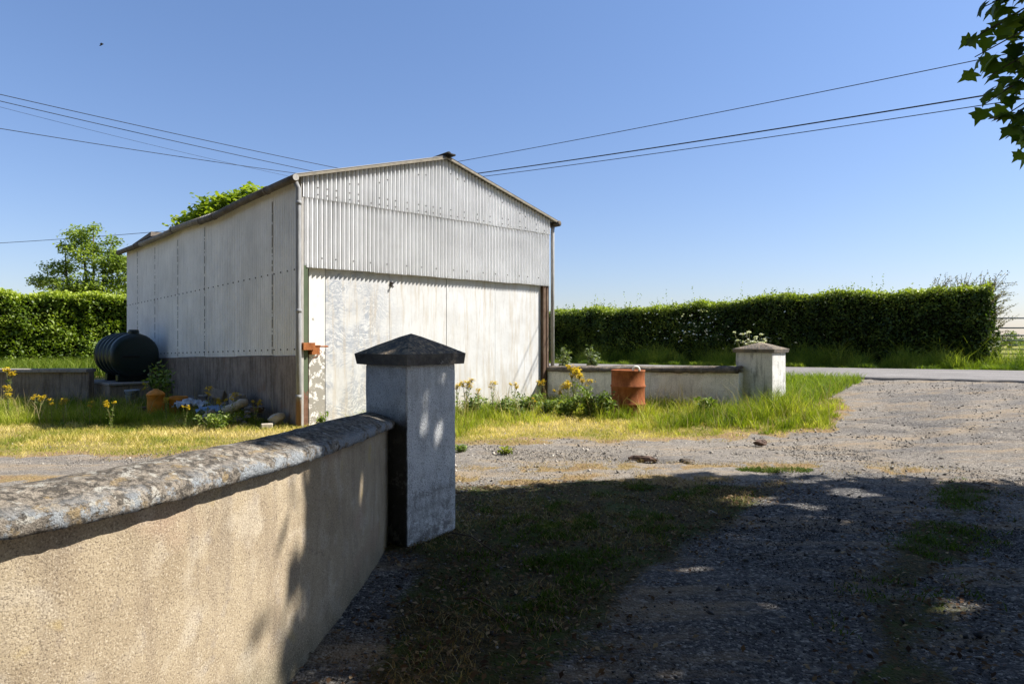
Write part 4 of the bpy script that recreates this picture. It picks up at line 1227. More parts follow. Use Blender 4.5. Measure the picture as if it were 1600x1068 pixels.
rr = random.Random(3)
cl = [(0, 0, 4.9, 1.0, 1.0, .8), (-.2, .1, 5.6, .75, .8, .5), (1.0, 0, 4.5, .9, .9, .8), (1.6, .2, 4.0, 1.0, .9, 1.2), (-1.0, .1, 4.3, .8, .8, .45), (-1.5, 0, 3.7, .75, .7, .4), (-.6, -.2, 3.4, 1.0, .9, .7), (.6, -.3, 3.5, 1.1, .9, .9),
      (1.6, -.1, 2.8, 1.1, 1.0, 1.0), (.2, .2, 2.7, 1.1, 1.0, .8), (-1.0, -.3, 2.7, .8, .7, .5), (1.0, .1, 5.35, .4, .5, .3), (.4, -.1, 5.85, .35, .4, .25), (-.75, 0, 5.1, .45, .4, .3)]
cl = [(c[0] * 1.06, c[1], c[2], c[3] * .74, c[4] * .8, c[5] * .7) for c in cl]
tree('ash_tree', 'feathery pale green tree rising above the hedge left of the shed', (-17.5, 28, .05), 2.2, cl, 15000, .15, 'ash', 31, .5, .45, .25)
cl = [(0, 0, 6.1, 1.1, 1.1, .75), (-.9, 0, 5.6, .9, 1, .7), (.9, 0, 6.5, .9, 1, .6), (-1.5, .1, 5.0, .6, .8, .7), (1.6, .2, 6.2, .8, .9, .9), (0, 0, 4.6, 1.6, 1.4, 1.0), (1.5, 0, 4.8, 1.1, 1.1, 1.0), (.3, .1, 6.55, .7, .7, .4), (1.3, -.1, 6.95, .55, .6, .3)]
tree('sycamore_tree', 'dense bright green tree crown showing over the shed roof', (-10.95, 26, -.12), 3.2, cl, 20000, .19, 'syc', 32, .8, .75, .5)
# far bush out in the field beyond the gate
tree('field_bush', 'tiny distant bush in the field seen through the gate', (46.5, 64, .6), .3, [(0, 0, .7, 1.3, 1, .5), (.9, 0, .5, 1, .8, .4), (-.9, 0, .5, .8, .8, .35), (.2, 0, 1.1, .5, .5, .4)], 900, .22, 'weed', 33, .3)

# near sycamore at the right: its crown shades the foreground, one bough reaches into view
LEAF2D = np.array([(0, 0), (.16, -.12), (.42, -.2), (.30, .08), (.58, .18), (.36, .36), (.28, .52), (.14, .62), (0, 1.0), (-.14, .62), (-.28, .52), (-.36, .36), (-.58, .18), (-.30, .08), (-.42, -.2), (-.16, -.12)]) * np.array([.95, .95])
def lobed(P, axis_, nrm, s, rnd, rng):
    n = len(P); k = len(LEAF2D)
    a = axis_ / np.linalg.norm(axis_, axis=1)[:, None]
    nrm = nrm - a * (nrm * a).sum(1)[:, None]; nrm /= np.linalg.norm(nrm, axis=1)[:, None]
    b = np.cross(a, nrm)
    out = P[:, None, :] + (LEAF2D[None, :, 1:2] * a[:, None, :] + LEAF2D[None, :, 0:1] * b[:, None, :] - .42 * (np.abs(LEAF2D[None, :, 0:1]) ** 1.3 + .5 * np.maximum(0, LEAF2D[None, :, 1:2]) ** 2) * nrm[:, None, :]) * s[:, None, None]
    ctr = P[:, None, :] + (.25 * a[:, None, :] + .02 * nrm[:, None, :]) * s[:, None, None]
    V = np.concatenate([ctr, out], 1).reshape(-1, 3)
    base = np.arange(n)[:, None, None] * (k + 1)
    tri = np.array([(0, 1 + i, 1 + (i + 1) % k) for i in range(k)])[None]
    return V, (base + tri).reshape(-1, 3), np.repeat(np.clip(rnd, 0, 1), k + 1)

def near_tree():
    rng = np.random.default_rng(77)
    base = np.array([9.2, 4.6, 0.0])
    t = thing('sycamore_tree', 'broad leaved tree at the right edge with one bough hanging into view', 'tree', tuple(base))
    N = 60000
    P = rng.normal(size=(N, 3)); P /= np.linalg.norm(P, axis=1)[:, None]
    P *= (rng.uniform(.25, 1, N) ** .5)[:, None]
    ctr = np.array([7.9, 4.85, 5.9]); rad = np.array([4.6, 2.35, 2.9])
    bump_ = .82 + .34 * fbm(P[:, 0] * 3 + 5, P[:, 1] * 3 + P[:, 2] * 2.2, 7, 3)
    P = ctr + P * rad * bump_[:, None]
    arch = np.stack([rng.uniform(-6, 5.5, 34000), rng.uniform(3.2, 6.3, 34000), rng.uniform(0, 1, 34000)], 1)  # leaf layer added above the frame to block sky light over the drive
    zlo = np.maximum(1.9 + .54 * arch[:, 1], 4.9) + .9 * fbm(arch[:, 0] * .8, arch[:, 1] * .8, 19, 3)
    arch[:, 2] = zlo + arch[:, 2] * (2.6 + 1.6 * fbm(arch[:, 0] * .5, arch[:, 1] * .5, 23, 2))
    P = np.concatenate([P[:24000], arch])
    rng.shuffle(P)
    # ragged gaps between the boughs
    hole = fbm(P[:, 0] * .9 + P[:, 2] * .5, P[:, 1] * .9 + P[:, 2] * .7, 15, 3)
    keep = hole > .33
    # the crown is open on the side of the yard: nothing hangs below the sight lines of the yard
    keep &= (P[:, 0] > .80 * P[:, 1] + .12) | (P[:, 2] > 1.75 + .53 * P[:, 1])
    P = P[keep]
    n = min(len(P), 44000); P = P[:n]
    tuft = rng.integers(0, n // 7, n); cen = np.zeros((n // 7 + 1, 3)); cen[tuft] = P
    P2 = cen[tuft] + rng.normal(0, .13, (n, 3))
    # gaps through which flecks of sun reach the pillar, the wall end and the drive
    sd = np.array(sdir)
    for (fx, fy, fz, fr) in ((-.62, 4.74, .72, .04), (-.54, 4.84, .7, .05), (-.47, 4.94, .72, .03), (-.47, 4.95, 1.18, .04), (-.63, 4.72, 1.0, .02), (-.46, 4.96, .9, .03),
                             (-.88, 4.4, .92, .05), (-.87, 4.1, .94, .03), (-.8, 3.85, .66, .05), (-.87, 4.7, 1.35, .05), (2.05, 5.95, .0, .12), (2.5, 5.75, 0, .04), (3.1, 6.2, 0, .1), (2.3, 3.6, 0, .0), (1.0, 4.1, 0, .0)):
        w_ = P2 - np.array([fx, fy, fz]); w_ = w_ - (w_ @ sd)[:, None] * sd
        gone = np.linalg.norm(w_, axis=1) < fr + np.where(fz > 0, .075, .12)
        P2[gone] += np.array([0, 0, 0]); P2[gone, 1] = 5.0 + .9 * np.sin(np.arange(gone.sum())); P2[gone, 2] += 1.6; P2[gone, 0] += 2.6
    bad = ~((P2[:, 0] > .80 * P2[:, 1] + .12) | (P2[:, 2] > 1.75 + .53 * P2[:, 1]))
    P = np.where(bad[:, None], P, P2)
    ax = rng.normal(size=(n, 3)); ax[:, 2] -= .6
    nr = rng.normal(size=(n, 3)) * .6; nr[:, 2] += 1
    V1, F1, A1 = lobed(P - base, ax, nr, rng.uniform(.14, .25, n), rng.normal(.4, .2, n), rng)
    # the bough in view
    wood = MB()
    wood.tube([(0, 0, -.2), (-.05, 0, 1.2), (-.1, .05, 2.6), (-.3, .1, 4.2)], [.3, .24, .21, .15], 12)
    for k in range(26):
        q = rng.integers(0, n); e = Vector(P[q] - base); s0 = Vector((-.1, .05, rng.uniform(2.4, 4.2)))
        m_ = s0.lerp(e, .5) + Vector((0, 0, .3))
        wood.tube([s0, m_, e], [.07, .04, .012], 6)
    B = np.array([4.1, 4.1, 3.75]) - base
    wood.tube([Vector((-.2, .05, 3.2)), Vector((-3.0, -.3, 4.3)), Vector(B)], [.08, .05, .02], 6)
    LP = []; LA = []
    # twigs: from just outside the frame to tips inside it (world coordinates)
    tips = [((3.75, 4.0, 3.72), (2.78, 4.05, 3.36)), ((3.7, 4.0, 3.66), (2.76, 4.1, 3.2)), ((3.7, 4.0, 3.5), (2.74, 4.05, 3.07)), ((3.7, 4.0, 3.4), (2.78, 4.0, 2.93)), ((3.65, 4.0, 3.28), (2.82, 4.1, 2.8)),
            ((3.6, 3.9, 3.1), (2.84, 4.0, 2.68)), ((3.5, 3.9, 2.98), (2.95, 3.95, 2.62)), ((3.6, 4.1, 3.3), (2.95, 4.05, 3.05)), ((3.7, 4.2, 3.5), (2.95, 4.15, 2.85)), ((3.7, 4.0, 3.8), (2.86, 3.95, 3.45)), ((3.5, 3.9, 2.9), (2.96, 3.98, 2.62)),
            ((3.7, 4.1, 3.6), (2.9, 4.15, 3.28)), ((3.5, 4.0, 2.95), (2.97, 4.0, 2.55)), ((3.5, 4.05, 2.9), (3.02, 4.0, 2.47)), ((3.65, 3.9, 3.3), (2.92, 3.95, 3.0)), ((3.7, 4.1, 3.75), (2.88, 4.1, 3.42))]
    for a_, b_ in tips:
        a_ = np.array(a_); b_ = np.array(b_)
        wood.tube([Vector(B), Vector(a_ - base), Vector((a_ * .45 + b_ * .55) - base + np.array([0, 0, .04])), Vector(b_ - base)], [.014, .009, .006, .003], 5)
        m = 11 if b_[2] > 2.6 else (6 if b_[2] > 2.4 else 2)
        for q in np.linspace(.25, 1.0, m + 6):
            c = a_ + (b_ - a_) * q + rng.normal(0, .035, 3)
            if c[0] < .69 * c[1] - .1: c[0] = .69 * c[1] - .08
            LP.append(c); LA.append(np.array([-.75, -.1, -.75]) + rng.normal(0, .38, 3))
    LP = np.array(LP); LA = np.array(LA)
    nr = rng.normal(size=LP.shape) * .45 + np.array([-.25, -.35, 1.0])
    V2, F2, A2 = lobed(LP - base, LA, nr, rng.uniform(.085, .135, len(LP)), rng.normal(.4, .2, len(LP)), rng)
    V, F, A = merge([(V1, F1, A1), (V2, F2, A2)])
    np_mesh('crown', V, F, 'near_leaf', t, {'rnd': A})
    wood.build('trunk', 'bark', t, smooth=True)
near_tree()

def sky_blocker_belt():  # leaf masses added out of view to darken the foreground
    rng = np.random.default_rng(88)
    n = 60000
    x = rng.uniform(-13, 16, n); y = -3.6 - rng.exponential(1.2, n); z = rng.uniform(0, 1, n) ** .8
    top = 8.5 + 3.5 * (fbm(x * .35, x * 0, 5, 3) - .5) * 2
    P = np.stack([x, y + 1.2 * np.sin(z * 3.1) + (fbm(x * .7, z * 5, 6) - .5) * 1.6, z * top], 1)
    m = 26000                              # unseen overhead leaves added to shut sky light off the foreground
    Q = np.stack([rng.uniform(-5, 4.2, m), rng.uniform(-4.5, 2.1, m), rng.uniform(7.2, 10.5, m)], 1)
    Q[:, 2] -= .25 * np.maximum(0, -Q[:, 1])
    m2 = 9000
    Q2 = np.stack([rng.uniform(-11, -8.5, m2), rng.uniform(-5, 0.5, m2), rng.uniform(0, 5, m2)], 1)  # further unseen leaves at the side, added for the same dimming
    P = np.concatenate([P, Q, Q2]); n = len(P)
    V, F, A = leaf_cloud(P, .32, rng.normal(.4, .2, n), .3, .7, rng)
    tag(np_mesh('unseen_sky_blocker', V, F, 'near_leaf', attrs={'rnd': A}), None, None, kind='stuff')
sky_blocker_belt()

# ------------------------------------------------------------------ grass, stones, litter
def scatter(n, x0, x1, y0, y1, seed):
    rng = np.random.default_rng(seed)
    return rng.uniform(x0, x1, n), rng.uniform(y0, y1, n), rng

def shed_mask(x, y, pad=.02):
    rx, ry = x - SC[0], y - SC[1]
    u = rx * SF[0] + ry * SF[1]; v = rx * SS[0] + ry * SS[1]
    return (u > -pad) & (u < SHW + pad) & (v > -pad) & (v < SHL + pad)

def visible_wedge(x, y, m=.6):
    return (np.abs(x) < .92 * y + m)

def shed_shadow(x, y):
    """grass is left long where the mower cannot reach: along the shed side, the tank and the walls"""
    rx, ry = x - SC[0], y - SC[1]
    u = rx * SF[0] + ry * SF[1]; v = rx * SS[0] + ry * SS[1]
    return u, v

def build_grass():
    # short dry turf
    x, y, rng = scatter(300000, -15, 6.2, 7.6, 16.0, 101)
    gr, dr, mo, g, _, _, _ = zones(x, y)
    e = (x - W0[0]) * WN[0] + (y - W0[1]) * WN[1]
    b = (x - W0[0]) * WD[0] + (y - W0[1]) * WD[1]
    infront = ~((e > -.1) & (b > -.3)) & ~((y > 14.5) & (x < -9)) & ~shed_mask(x, y)
    pn = fbm(x * 1.1, y * 1.1, 55)
    keep = (g > -.12) & visible_wedge(x, y) & infront & (rng.random(len(x)) < sstep(-.12, .5, g) * .85 + .1) & (rng.random(len(x)) < .35 + .75 * sstep(.3, .55, pn))
    x, y, g, pn = x[keep], y[keep], g[keep], pn[keep]
    P = np.stack([x, y, gz(x, y)], 1)
    pm = fbm(x * 4.2, y * 4.2, 56, 3)
    r = np.clip(.5 + (pn - .5) * -2.2 + (pm - .5) * 1.6 + rng.normal(0, .2, len(x)), 0, 1)
    V, F, A = blades(P, (.035 + .03 * sstep(.5, 1.5, g)) * (.6 + .9 * pm), .0034, 1.1, r, rng)
    tag(np_mesh('dry_grass', V, F, 'dry', attrs={'rnd': A}), None, None, kind='stuff')
    # long green grass
    x, y, rng = scatter(370000, -15, 6.2, 8.6, 16.0, 102)
    gr, dr, mo, g, _, _, _ = zones(x, y)
    e = (x - W0[0]) * WN[0] + (y - W0[1]) * WN[1]
    b = (x - W0[0]) * WD[0] + (y - W0[1]) * WD[1]
    u, v = shed_shadow(x, y)
    # distance measures from the low wall and the shed
    nw = -e
    wallside = (b > -1.0) & (b < 7.0)
    right = sstep(2.2, .9, nw + (fbm(x * .9, y * .9, 60) - .5) * 1.6) * wallside
    mound = np.exp(-(((x - 4.45) / .8) ** 2 + ((y - 11.3) / .8) ** 2)) * 1.3
    mound3 = np.exp(-(((x - 2.1) / .6) ** 2 + ((y - 11.7) / .3) ** 2)) * 1.2
    mound2 = np.exp(-(((x - 3.0) / .9) ** 2 + ((y - 10.7) / .5) ** 2)) * .9
    front = sstep(-2.6, -1.2, v + (fbm(x * .9, y * .9, 61) - .5) * .8) * (u > .8) * (v < 0)
    left = sstep(10.75, 11.1, y + (fbm(x * .8, y * .8, 62) - .5) * .5) * (u < 0) * (x < -3.6)
    left *= np.where(x > -4.4, .35, 1)
    dens = np.clip(np.maximum.reduce([right * .9, mound, mound2, mound3, front * .75, left * .85]), 0, 1)
    infront = ~((e > -.1) & (b > -.3) & (b < WL + .5)) & ~((y > 14.5) & (x < -9)) & ~shed_mask(x, y)
    bw = (np.hypot(x + 8.2, y - 15.3) < .8)
    clump = fbm(x * 2.6, y * 2.6, 63, 3)
    keep = (g > .05) & infront & ~bw & visible_wedge(x, y) & (rng.random(len(x)) < dens * (.25 + 1.1 * sstep(.32, .6, clump))) & (rng.random(len(x)) < .8)
    x, y, g, dens, clump, left, mound = x[keep], y[keep], g[keep], dens[keep], clump[keep], left[keep], mound[keep]
    # tufts: every eleventh point becomes a tuft centre whose blades arch outward
    K = 11
    ci = np.arange(len(x) // K)
    cx, cy = x[ci * K], y[ci * K]
    rep_ = lambda v_: np.repeat(v_[ci * K], K)
    th = rng.uniform(.55, 1.35, len(ci)); tr = rng.normal(0, .2, len(ci))
    az = rng.uniform(0, 2 * np.pi, len(ci) * K); rr_ = rng.uniform(0, .07, len(ci) * K)
    x = np.repeat(cx, K) + np.cos(az) * rr_; y = np.repeat(cy, K) + np.sin(az) * rr_
    g, dens, clump, mound = rep_(g), rep_(dens), rep_(clump), rep_(mound)
    ok = ~shed_mask(x, y)
    x, y, g, dens, clump, mound, az = x[ok], y[ok], g[ok], dens[ok], clump[ok], mound[ok], az[ok]
    th = np.repeat(th, K)[ok]; tr = np.repeat(tr, K)[ok]
    P = np.stack([x, y, gz(x, y)], 1)
    h = (.1 + .2 * clump + .1 * np.minimum(mound, 1)) * (.45 + .55 * dens) * th * (.35 + .65 * sstep(.1, .8, g))
    r = np.clip(.45 + (fbm(x * 1.1, y * 1.1, 64) - .5) * 1.8 + tr + rng.normal(0, .12, len(x)), 0, 1)
    V, F, A = blades(P, h, .0042, .85, r, rng, az + rng.normal(0, .5, len(x)))
    tag(np_mesh('long_grass', V, F, 'green', attrs={'rnd': A}), None, None, kind='stuff')
    # pale seeding stalks over the long grass
    k = rng.random(len(x)) < .022
    P = P[k]
    V, F, A = blades(P, .5, .003, .5, rng.uniform(.3, 1, len(P)), rng)
    hd = P + np.array([0, 0, .33])
    tag(np_mesh('seeding_grass', V, F, 'straw', attrs={'rnd': A}), None, None, kind='stuff')
    # verge under the far hedge and strip before the left hedge
    n = 90000
    rng = np.random.default_rng(103)
    a = rng.uniform(-5, 20, n); q = 5.15 + rng.exponential(.55, n)
    q = np.minimum(q, 7.0)
    x = RA[0] + RD[0] * a + RN[0] * q; y = RA[1] + RD[1] * a + RN[1] * q
    P = np.stack([x, y, gz(x, y) - .02], 1)
    h = (.12 + .42 * sstep(5.3, 6.4, q)) * (.35 + 1.5 * sstep(.3, .7, fbm(a * 2.6, q * 2.6, 71, 3))) * .85
    r = np.clip(.45 + (fbm(x * 1.1, y * 1.1, 72) - .5) * 1.2 + rng.normal(0, .18, n), 0, 1)
    parts = [blades(P, np.maximum(h, .07), .0065, .7, np.clip(r + (fbm(x * 3, y * 3, 73, 3) - .5) * 1.2, 0, 1), rng)]
    n = 26000
    x = rng.uniform(-18, -8, n); s = (x + 19) / 10.5; y = 17.0 + s * 6.1 - rng.exponential(.5, n) + .1
    k = (y > 14.9) & ~shed_mask(x, y)
    x, y = x[k], y[k]
    P = np.stack([x, y, gz(x, y)], 1)
    parts.append(blades(P, .5, .006, .6, rng.normal(.5, .2, len(x)), rng))
    # behind the low white wall
    n = 24000
    b = rng.uniform(-.3, WL + 1.2, n); e = rng.uniform(.3, 3.6, n)
    x = W0[0] + WD[0] * b + WN[0] * e; y = W0[1] + WD[1] * b + WN[1] * e
    qq = (x - RA[0]) * RN[0] + (y - RA[1]) * RN[1]
    k = (qq < -.15)
    x, y = x[k], y[k]
    P = np.stack([x, y, gz(x, y)], 1)
    parts.append(blades(P, .2, .005, .7, rng.normal(.55, .2, len(x)), rng))
    V, F, A = merge(parts)
    tag(np_mesh('verge_grass', V, F, 'verge', attrs={'rnd': A}), None, None, kind='stuff')
    # moss and low weeds in the shaded foreground, tufts on the track
    x, y, rng = scatter(300000, -1.2, 5.5, 2.2, 8.2, 104)
    _, dr, _, _, mo, st, _ = zones(x, y)
    pn = fbm(x * 2.6, y * 2.6, 81, 4) + .12 * np.exp(-(((x - .35) / .55) ** 2 + ((y - 4.2) / .9) ** 2)) - .04; pn2 = fbm(x * 7, y * 7, 83, 2)
    side = sstep(-.8, .3, x) 
    dm = 1.0 * sstep(.15, .7, mo) * sstep(.46, .58, pn) * side + sstep(.0, .25, st) * sstep(.46, .62, pn) * .4 + .9 * (((x - 2.8) / .42) ** 2 + ((y - 7.3) / .13) ** 2 < 1)
    keep = (rng.random(len(x)) < dm * (.3 + sstep(.35, .6, pn2))) & visible_wedge(x, y, .2)
    x, y = x[keep], y[keep]
    P = np.stack([x, y, gz(x, y) + .0], 1)
    hh = .022 + .02 * rng.random(len(x))
    V, F, A = blades(P, hh, .0038, 1.3, rng.normal(.45, .22, len(x)), rng)
    tag(np_mesh('moss', V, F, 'moss', attrs={'rnd': A}), None, None, kind='stuff')
    # dry stalks in the same ground
    x, y, rng = scatter(150000, -3.5, 5.5, 2.2, 9.4, 105)
    gr, dr, moo, g, mo, st, _ = zones(x, y)
    pn = fbm(x * 2.1, y * 2.1, 85, 3)
    dd = np.maximum(sstep(.1, .5, mo) * (.15 + sstep(.4, .6, pn)) * .8, dr * .8)
    keep = (rng.random(len(x)) < dd) & visible_wedge(x, y, .2)
    x, y = x[keep], y[keep]
    P = np.stack([x, y, gz(x, y) + .002], 1)
    V, F, A = blades(P, .03, .0022, 1.9, rng.normal(.45, .25, len(x)), rng)
    tag(np_mesh('dead_thatch', V, F, 'straw', attrs={'rnd': A}), None, None, kind='stuff')
    # fallen leaves
    x, y, rng = scatter(30000, -1.0, 4.8, 2.2, 6.8, 106)
    _, _, _, _, mo, st, _ = zones(x, y)
    keep = (rng.random(len(x)) < np.maximum(sstep(-.3, .3, mo) * .5, sstep(-.1, .1, st) * .3) + .02) & visible_wedge(x, y, .2)
    x, y = x[keep], y[keep]
    P = np.stack([x, y, gz(x, y) + .012], 1)
    V, F, A = leaf_cloud(P, .033, rng.normal(.4, .28, len(x)), 1.5, .55, rng)
    tag(np_mesh('leaf_litter', V, F, 'litter', attrs={'rnd': A}), None, None, kind='stuff')

build_grass()

def build_stones():
    rng = np.random.default_rng(201)
    def stones(x, y, s):
        n = len(x)
        o = np.array([(1, 0, 0), (0, 1, 0), (-1, 0, 0), (0, -1, 0), (0, 0, 1), (0, 0, -1)], float)
        f = np.array([(0, 1, 4), (1, 2, 4), (2, 3, 4), (3, 0, 4), (1, 0, 5), (2, 1, 5), (3, 2, 5), (0, 3, 5)])
        a, b, nr = rand_rot(n, 1.2, rng)
        sc = s[:, None] * np.stack([rng.uniform(.6, 1.2, n), rng.uniform(.5, 1, n), rng.uniform(.3, .65, n)], 1)
        oo = o[None] * rng.uniform(.65, 1.25, (n, 6, 1)) + rng.normal(0, .18, (n, 6, 3))
        P = np.stack([x, y, gz(x, y) + s * .12], 1)
        V = P[:, None] + oo[..., 0:1] * a[:, None] * sc[:, None, 0:1] + oo[..., 1:2] * b[:, None] * sc[:, None, 1:2] + oo[..., 2:3] * nr[:, None] * sc[:, None, 2:3]
        F = (np.arange(n)[:, None, None] * 6 + f[None]).reshape(-1, 3)
        return V.reshape(-1, 3), F, np.repeat(rng.random(n), 6)
    parts = []
    # depth-graded: finer and denser near
    for (n, y0, y1, s0, s1, sd) in ((46000, 2.2, 5.2, .004, .013, 1), (42000, 4.8, 9.0, .006, .016, 2), (30000, 8.0, 14.0, .009, .024, 3)):
        y = rng.uniform(y0, y1, n); x = rng.uniform(-1, 1, n) * (.78 * y1) + 0
        gr, dr, moo, g, mo, st, far = zones(x, y)
        q = (x - RA[0]) * RN[0] + (y - RA[1]) * RN[1]
        pn = fbm(x * 1.2, y * 1.2, 91, 3)
        loose = .35 + .75 * sstep(.42, .62, pn)
        loose = np.where((x < .1) & (y < 4.6), loose * .9, loose)
        dens = loose * (1 - .85 * gr) * (1 - .6 * dr) * np.where(x < .2, 1, 1 - .75 * moo)
        k = (rng.random(n) < dens) & visible_wedge(x, y, .2) & (q < -.1)
        k &= ~((x < -.75) & (y < 4.7))
        x, y, pn = x[k], y[k], pn[k]
        s = s0 + (s1 - s0) * rng.random(len(x)) ** 2.5
        parts.append(stones(x, y, s))
    # a few big stones
    x = rng.uniform(-.7, 8, 700); y = rng.uniform(2.4, 12, 700)
    k = visible_wedge(x, y, 0) & (zones(x, y)[0] < .3)
    parts.append(stones(x[k], y[k], rng.uniform(.018, .034, k.sum())))
    V, F, A = merge(parts)
    m = Mat('loose_gravel')
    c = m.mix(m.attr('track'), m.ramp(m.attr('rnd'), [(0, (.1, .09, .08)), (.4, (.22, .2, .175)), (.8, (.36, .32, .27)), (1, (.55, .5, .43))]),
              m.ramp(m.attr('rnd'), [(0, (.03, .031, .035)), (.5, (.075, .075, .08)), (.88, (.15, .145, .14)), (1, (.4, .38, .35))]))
    m.done(m.bsdf(c, .85, m.bump(m.noise(150, 3), .3, .003), spec=.25))
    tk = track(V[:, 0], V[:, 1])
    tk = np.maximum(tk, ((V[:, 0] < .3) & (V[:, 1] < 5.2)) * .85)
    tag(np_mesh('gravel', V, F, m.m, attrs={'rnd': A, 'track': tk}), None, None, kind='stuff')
build_stones()

# ------------------------------------------------------------------ flowering weeds
def children(o):
    return [c for c in bpy.data.objects if c.parent == o]

def copy_plain(src, loc, rz, s, label):
    c = src.copy(); C.objects.link(c)
    c.location = loc; c.rotation_euler = (0, 0, rz); c.scale = (s, s, s); c['label'] = label
    for ch in children(src):
        k = ch.copy(); C.objects.link(k); k.parent = c
    return c

def copy_plant(src, loc, rz, s, label, group):
    c = src.copy(); C.objects.link(c)
    c.location = loc; c.rotation_euler = (0, 0, rz); c.scale = (s, s, s)
    c['label'] = label; c['group'] = group
    for ch in children(src):
        k = ch.copy(); C.objects.link(k); k.parent = c
    return c

def ragwort(seed, n_st, big):
    rng = np.random.default_rng(seed)
    t = thing('ragwort_plant', 'yellow ragwort', 'wild flower', (0, 0, 0))
    stm = MB(); HD = []; LV = []; LR = []
    for k in range(n_st):
        a = rng.uniform(0, 6.28); r = rng.uniform(.02, .16) * (1.4 if big else 1)
        top = Vector((math.cos(a) * r, math.sin(a) * r, rng.uniform(.75, 1.0)))
        mid = Vector((top.x * .3, top.y * .3, top.z * .55))
        stm.tube([(0, 0, 0), mid, top], [.007, .006, .004], 5)
        FV = []; HD.append(FV)
        for j in range(13 if big else 10):
            b = rng.uniform(0, 6.28); rr_ = rng.uniform(.01, .1)
            e = top + Vector((math.cos(b) * rr_, math.sin(b) * rr_, rng.uniform(-.03, .05)))
            stm.tube([top - Vector((0, 0, .07)), e], .003, 4)
            for q in range(6):
                FV.append(e + Vector(rng.normal(0, .018, 3)))
        for j in range(16):
            q = rng.uniform(.05, .8); p = (mid * (q / .55) if q < .55 else mid.lerp(top, (q - .55) / .45))
            LV.append(p + Vector((rng.normal(0, .035), rng.normal(0, .035), rng.normal(0, .02)))); LR.append(rng.uniform(.1, .9))
    stm.at['rnd'] = list(rng.uniform(.2, .9, len(stm.v)))
    stm.build('stem', 'stem', t)
    for FV in HD:
        FV = np.array(FV)
        V, F, A = leaf_cloud(FV, .038, rng.uniform(.2, 1, len(FV)), 1.6, .95, rng)
        np_mesh('flower_head', V, F, 'yellow', t, {'rnd': A})
    V, F, A = leaf_cloud(np.array(LV), .075, np.array(LR), .4, .4, rng)
    np_mesh('leaves', V, F, 'weed', t, {'rnd': A})
    return t

rw = [ragwort(301, 3, False), ragwort(302, 7, True), ragwort(303, 2, False), ragwort(304, 4, False)]
GL = 'yellow ragwort in the rough grass left of the shed'; GR = 'yellow ragwort in front of the door and the low white wall'
PL = [  # x, y, height, proto, label, group
    (-6.14, 10.6, .36, 3, 'tallest yellow ragwort on the sunny edge of the shed shadow, left of the orange kegs', GL),
    (-7.10, 10.95, .36, 0, 'yellow ragwort stem at the shadow edge, right of the shadow corner', GL),
    (-7.45, 11.2, .34, 2, 'thin two stemmed yellow ragwort near the corner of the shed shadow', GL),
    (-6.69, 10.95, .33, 2, 'thin yellow ragwort between two taller ones at the shadow edge', GL),
    (-8.75, 12.0, .36, 0, 'yellow ragwort in sunlight near the left edge of the photo', GL),
    (-10.0, 13.7, .66, 3, 'tall yellow ragwort against the low grey wall at the far left', GL),
    (-9.35, 12.8, .42, 0, 'sunlit yellow ragwort below the tall one at the far left', GL),
    (-8.3, 12.05, .34, 3, 'short yellow ragwort at the left corner of the shadow', GL),
    (-6.9, 13.0, .45, 2, 'shaded yellow ragwort in front of the oil tank base', GL),
    (-5.08, 10.75, .3, 3, 'small yellow ragwort in front of the dark bricks', GL),
    (-4.87, 11.05, .5, 2, 'taller flat headed yellow ragwort before the pale plastic', GL),
    (-4.62, 11.05, .36, 3, 'yellow ragwort in front of the leaning plank', GL),
    (-4.46, 11.08, .42, 0, 'bright yellow ragwort below the concrete block', GL),
    (-4.12, 11.1, .34, 3, 'yellow ragwort below the curved broken pipe', GL),
    (-.84, 12.45, .66, 1, 'bushy yellow ragwort right beside the near gate pillar, against the white door', GR),
    (-.36, 12.75, .62, 0, 'yellow ragwort second from the near pillar against the white door', GR),
    (.02, 12.9, .6, 3, 'yellow ragwort in front of the middle door panels', GR),
    (.52, 13.3, .62, 3, 'yellow ragwort in front of the last door panel', GR),
    (1.17, 12.85, .86, 1, 'tallest many stemmed yellow ragwort before the low white wall', GR),
    (1.42, 12.7, .62, 0, 'yellow ragwort just left of the rusty drum', GR),
    (.82, 12.6, .48, 3, 'short yellow ragwort at the corner of shed and low wall', GR),
    (-1.02, 12.7, .6, 3, 'yellow ragwort half behind the near pillar, against the door', GR),
    (-.62, 12.55, .5, 0, 'middle one of the yellow ragworts crowded beside the near pillar', GR),
    (1.3, 13.05, .7, 3, 'tall yellow ragwort just behind the tallest one before the low wall', GR),
    (1.02, 12.5, .6, 1, 'bushy yellow ragwort in front of the tallest one before the low wall', GR),
    (-7.9, 11.6, .36, 3, 'yellow ragwort standing in the dark grass inside the shed shadow', GL),
    (-5.7, 11.4, .34, 0, 'yellow ragwort in front of the orange kegs', GL),
    (.4, 12.2, .36, 2, 'lowest yellow ragwort in the green grass before the door', GR),
]
used = set()
for k, (x_, y_, h_, p_, lab, grp) in enumerate(PL):
    if grp == GL: h_ *= 1.3; y_ -= .12
    loc = (x_, y_, float(gz(x_, y_)))
    if p_ not in used:
        o = rw[p_]; used.add(p_)
        o.location = loc; o.scale = (h_,) * 3; o['label'] = lab; o['group'] = grp; o.rotation_euler.z = k
        continue
    copy_plant(rw[p_], loc, k * 1.7, h_, lab, grp)

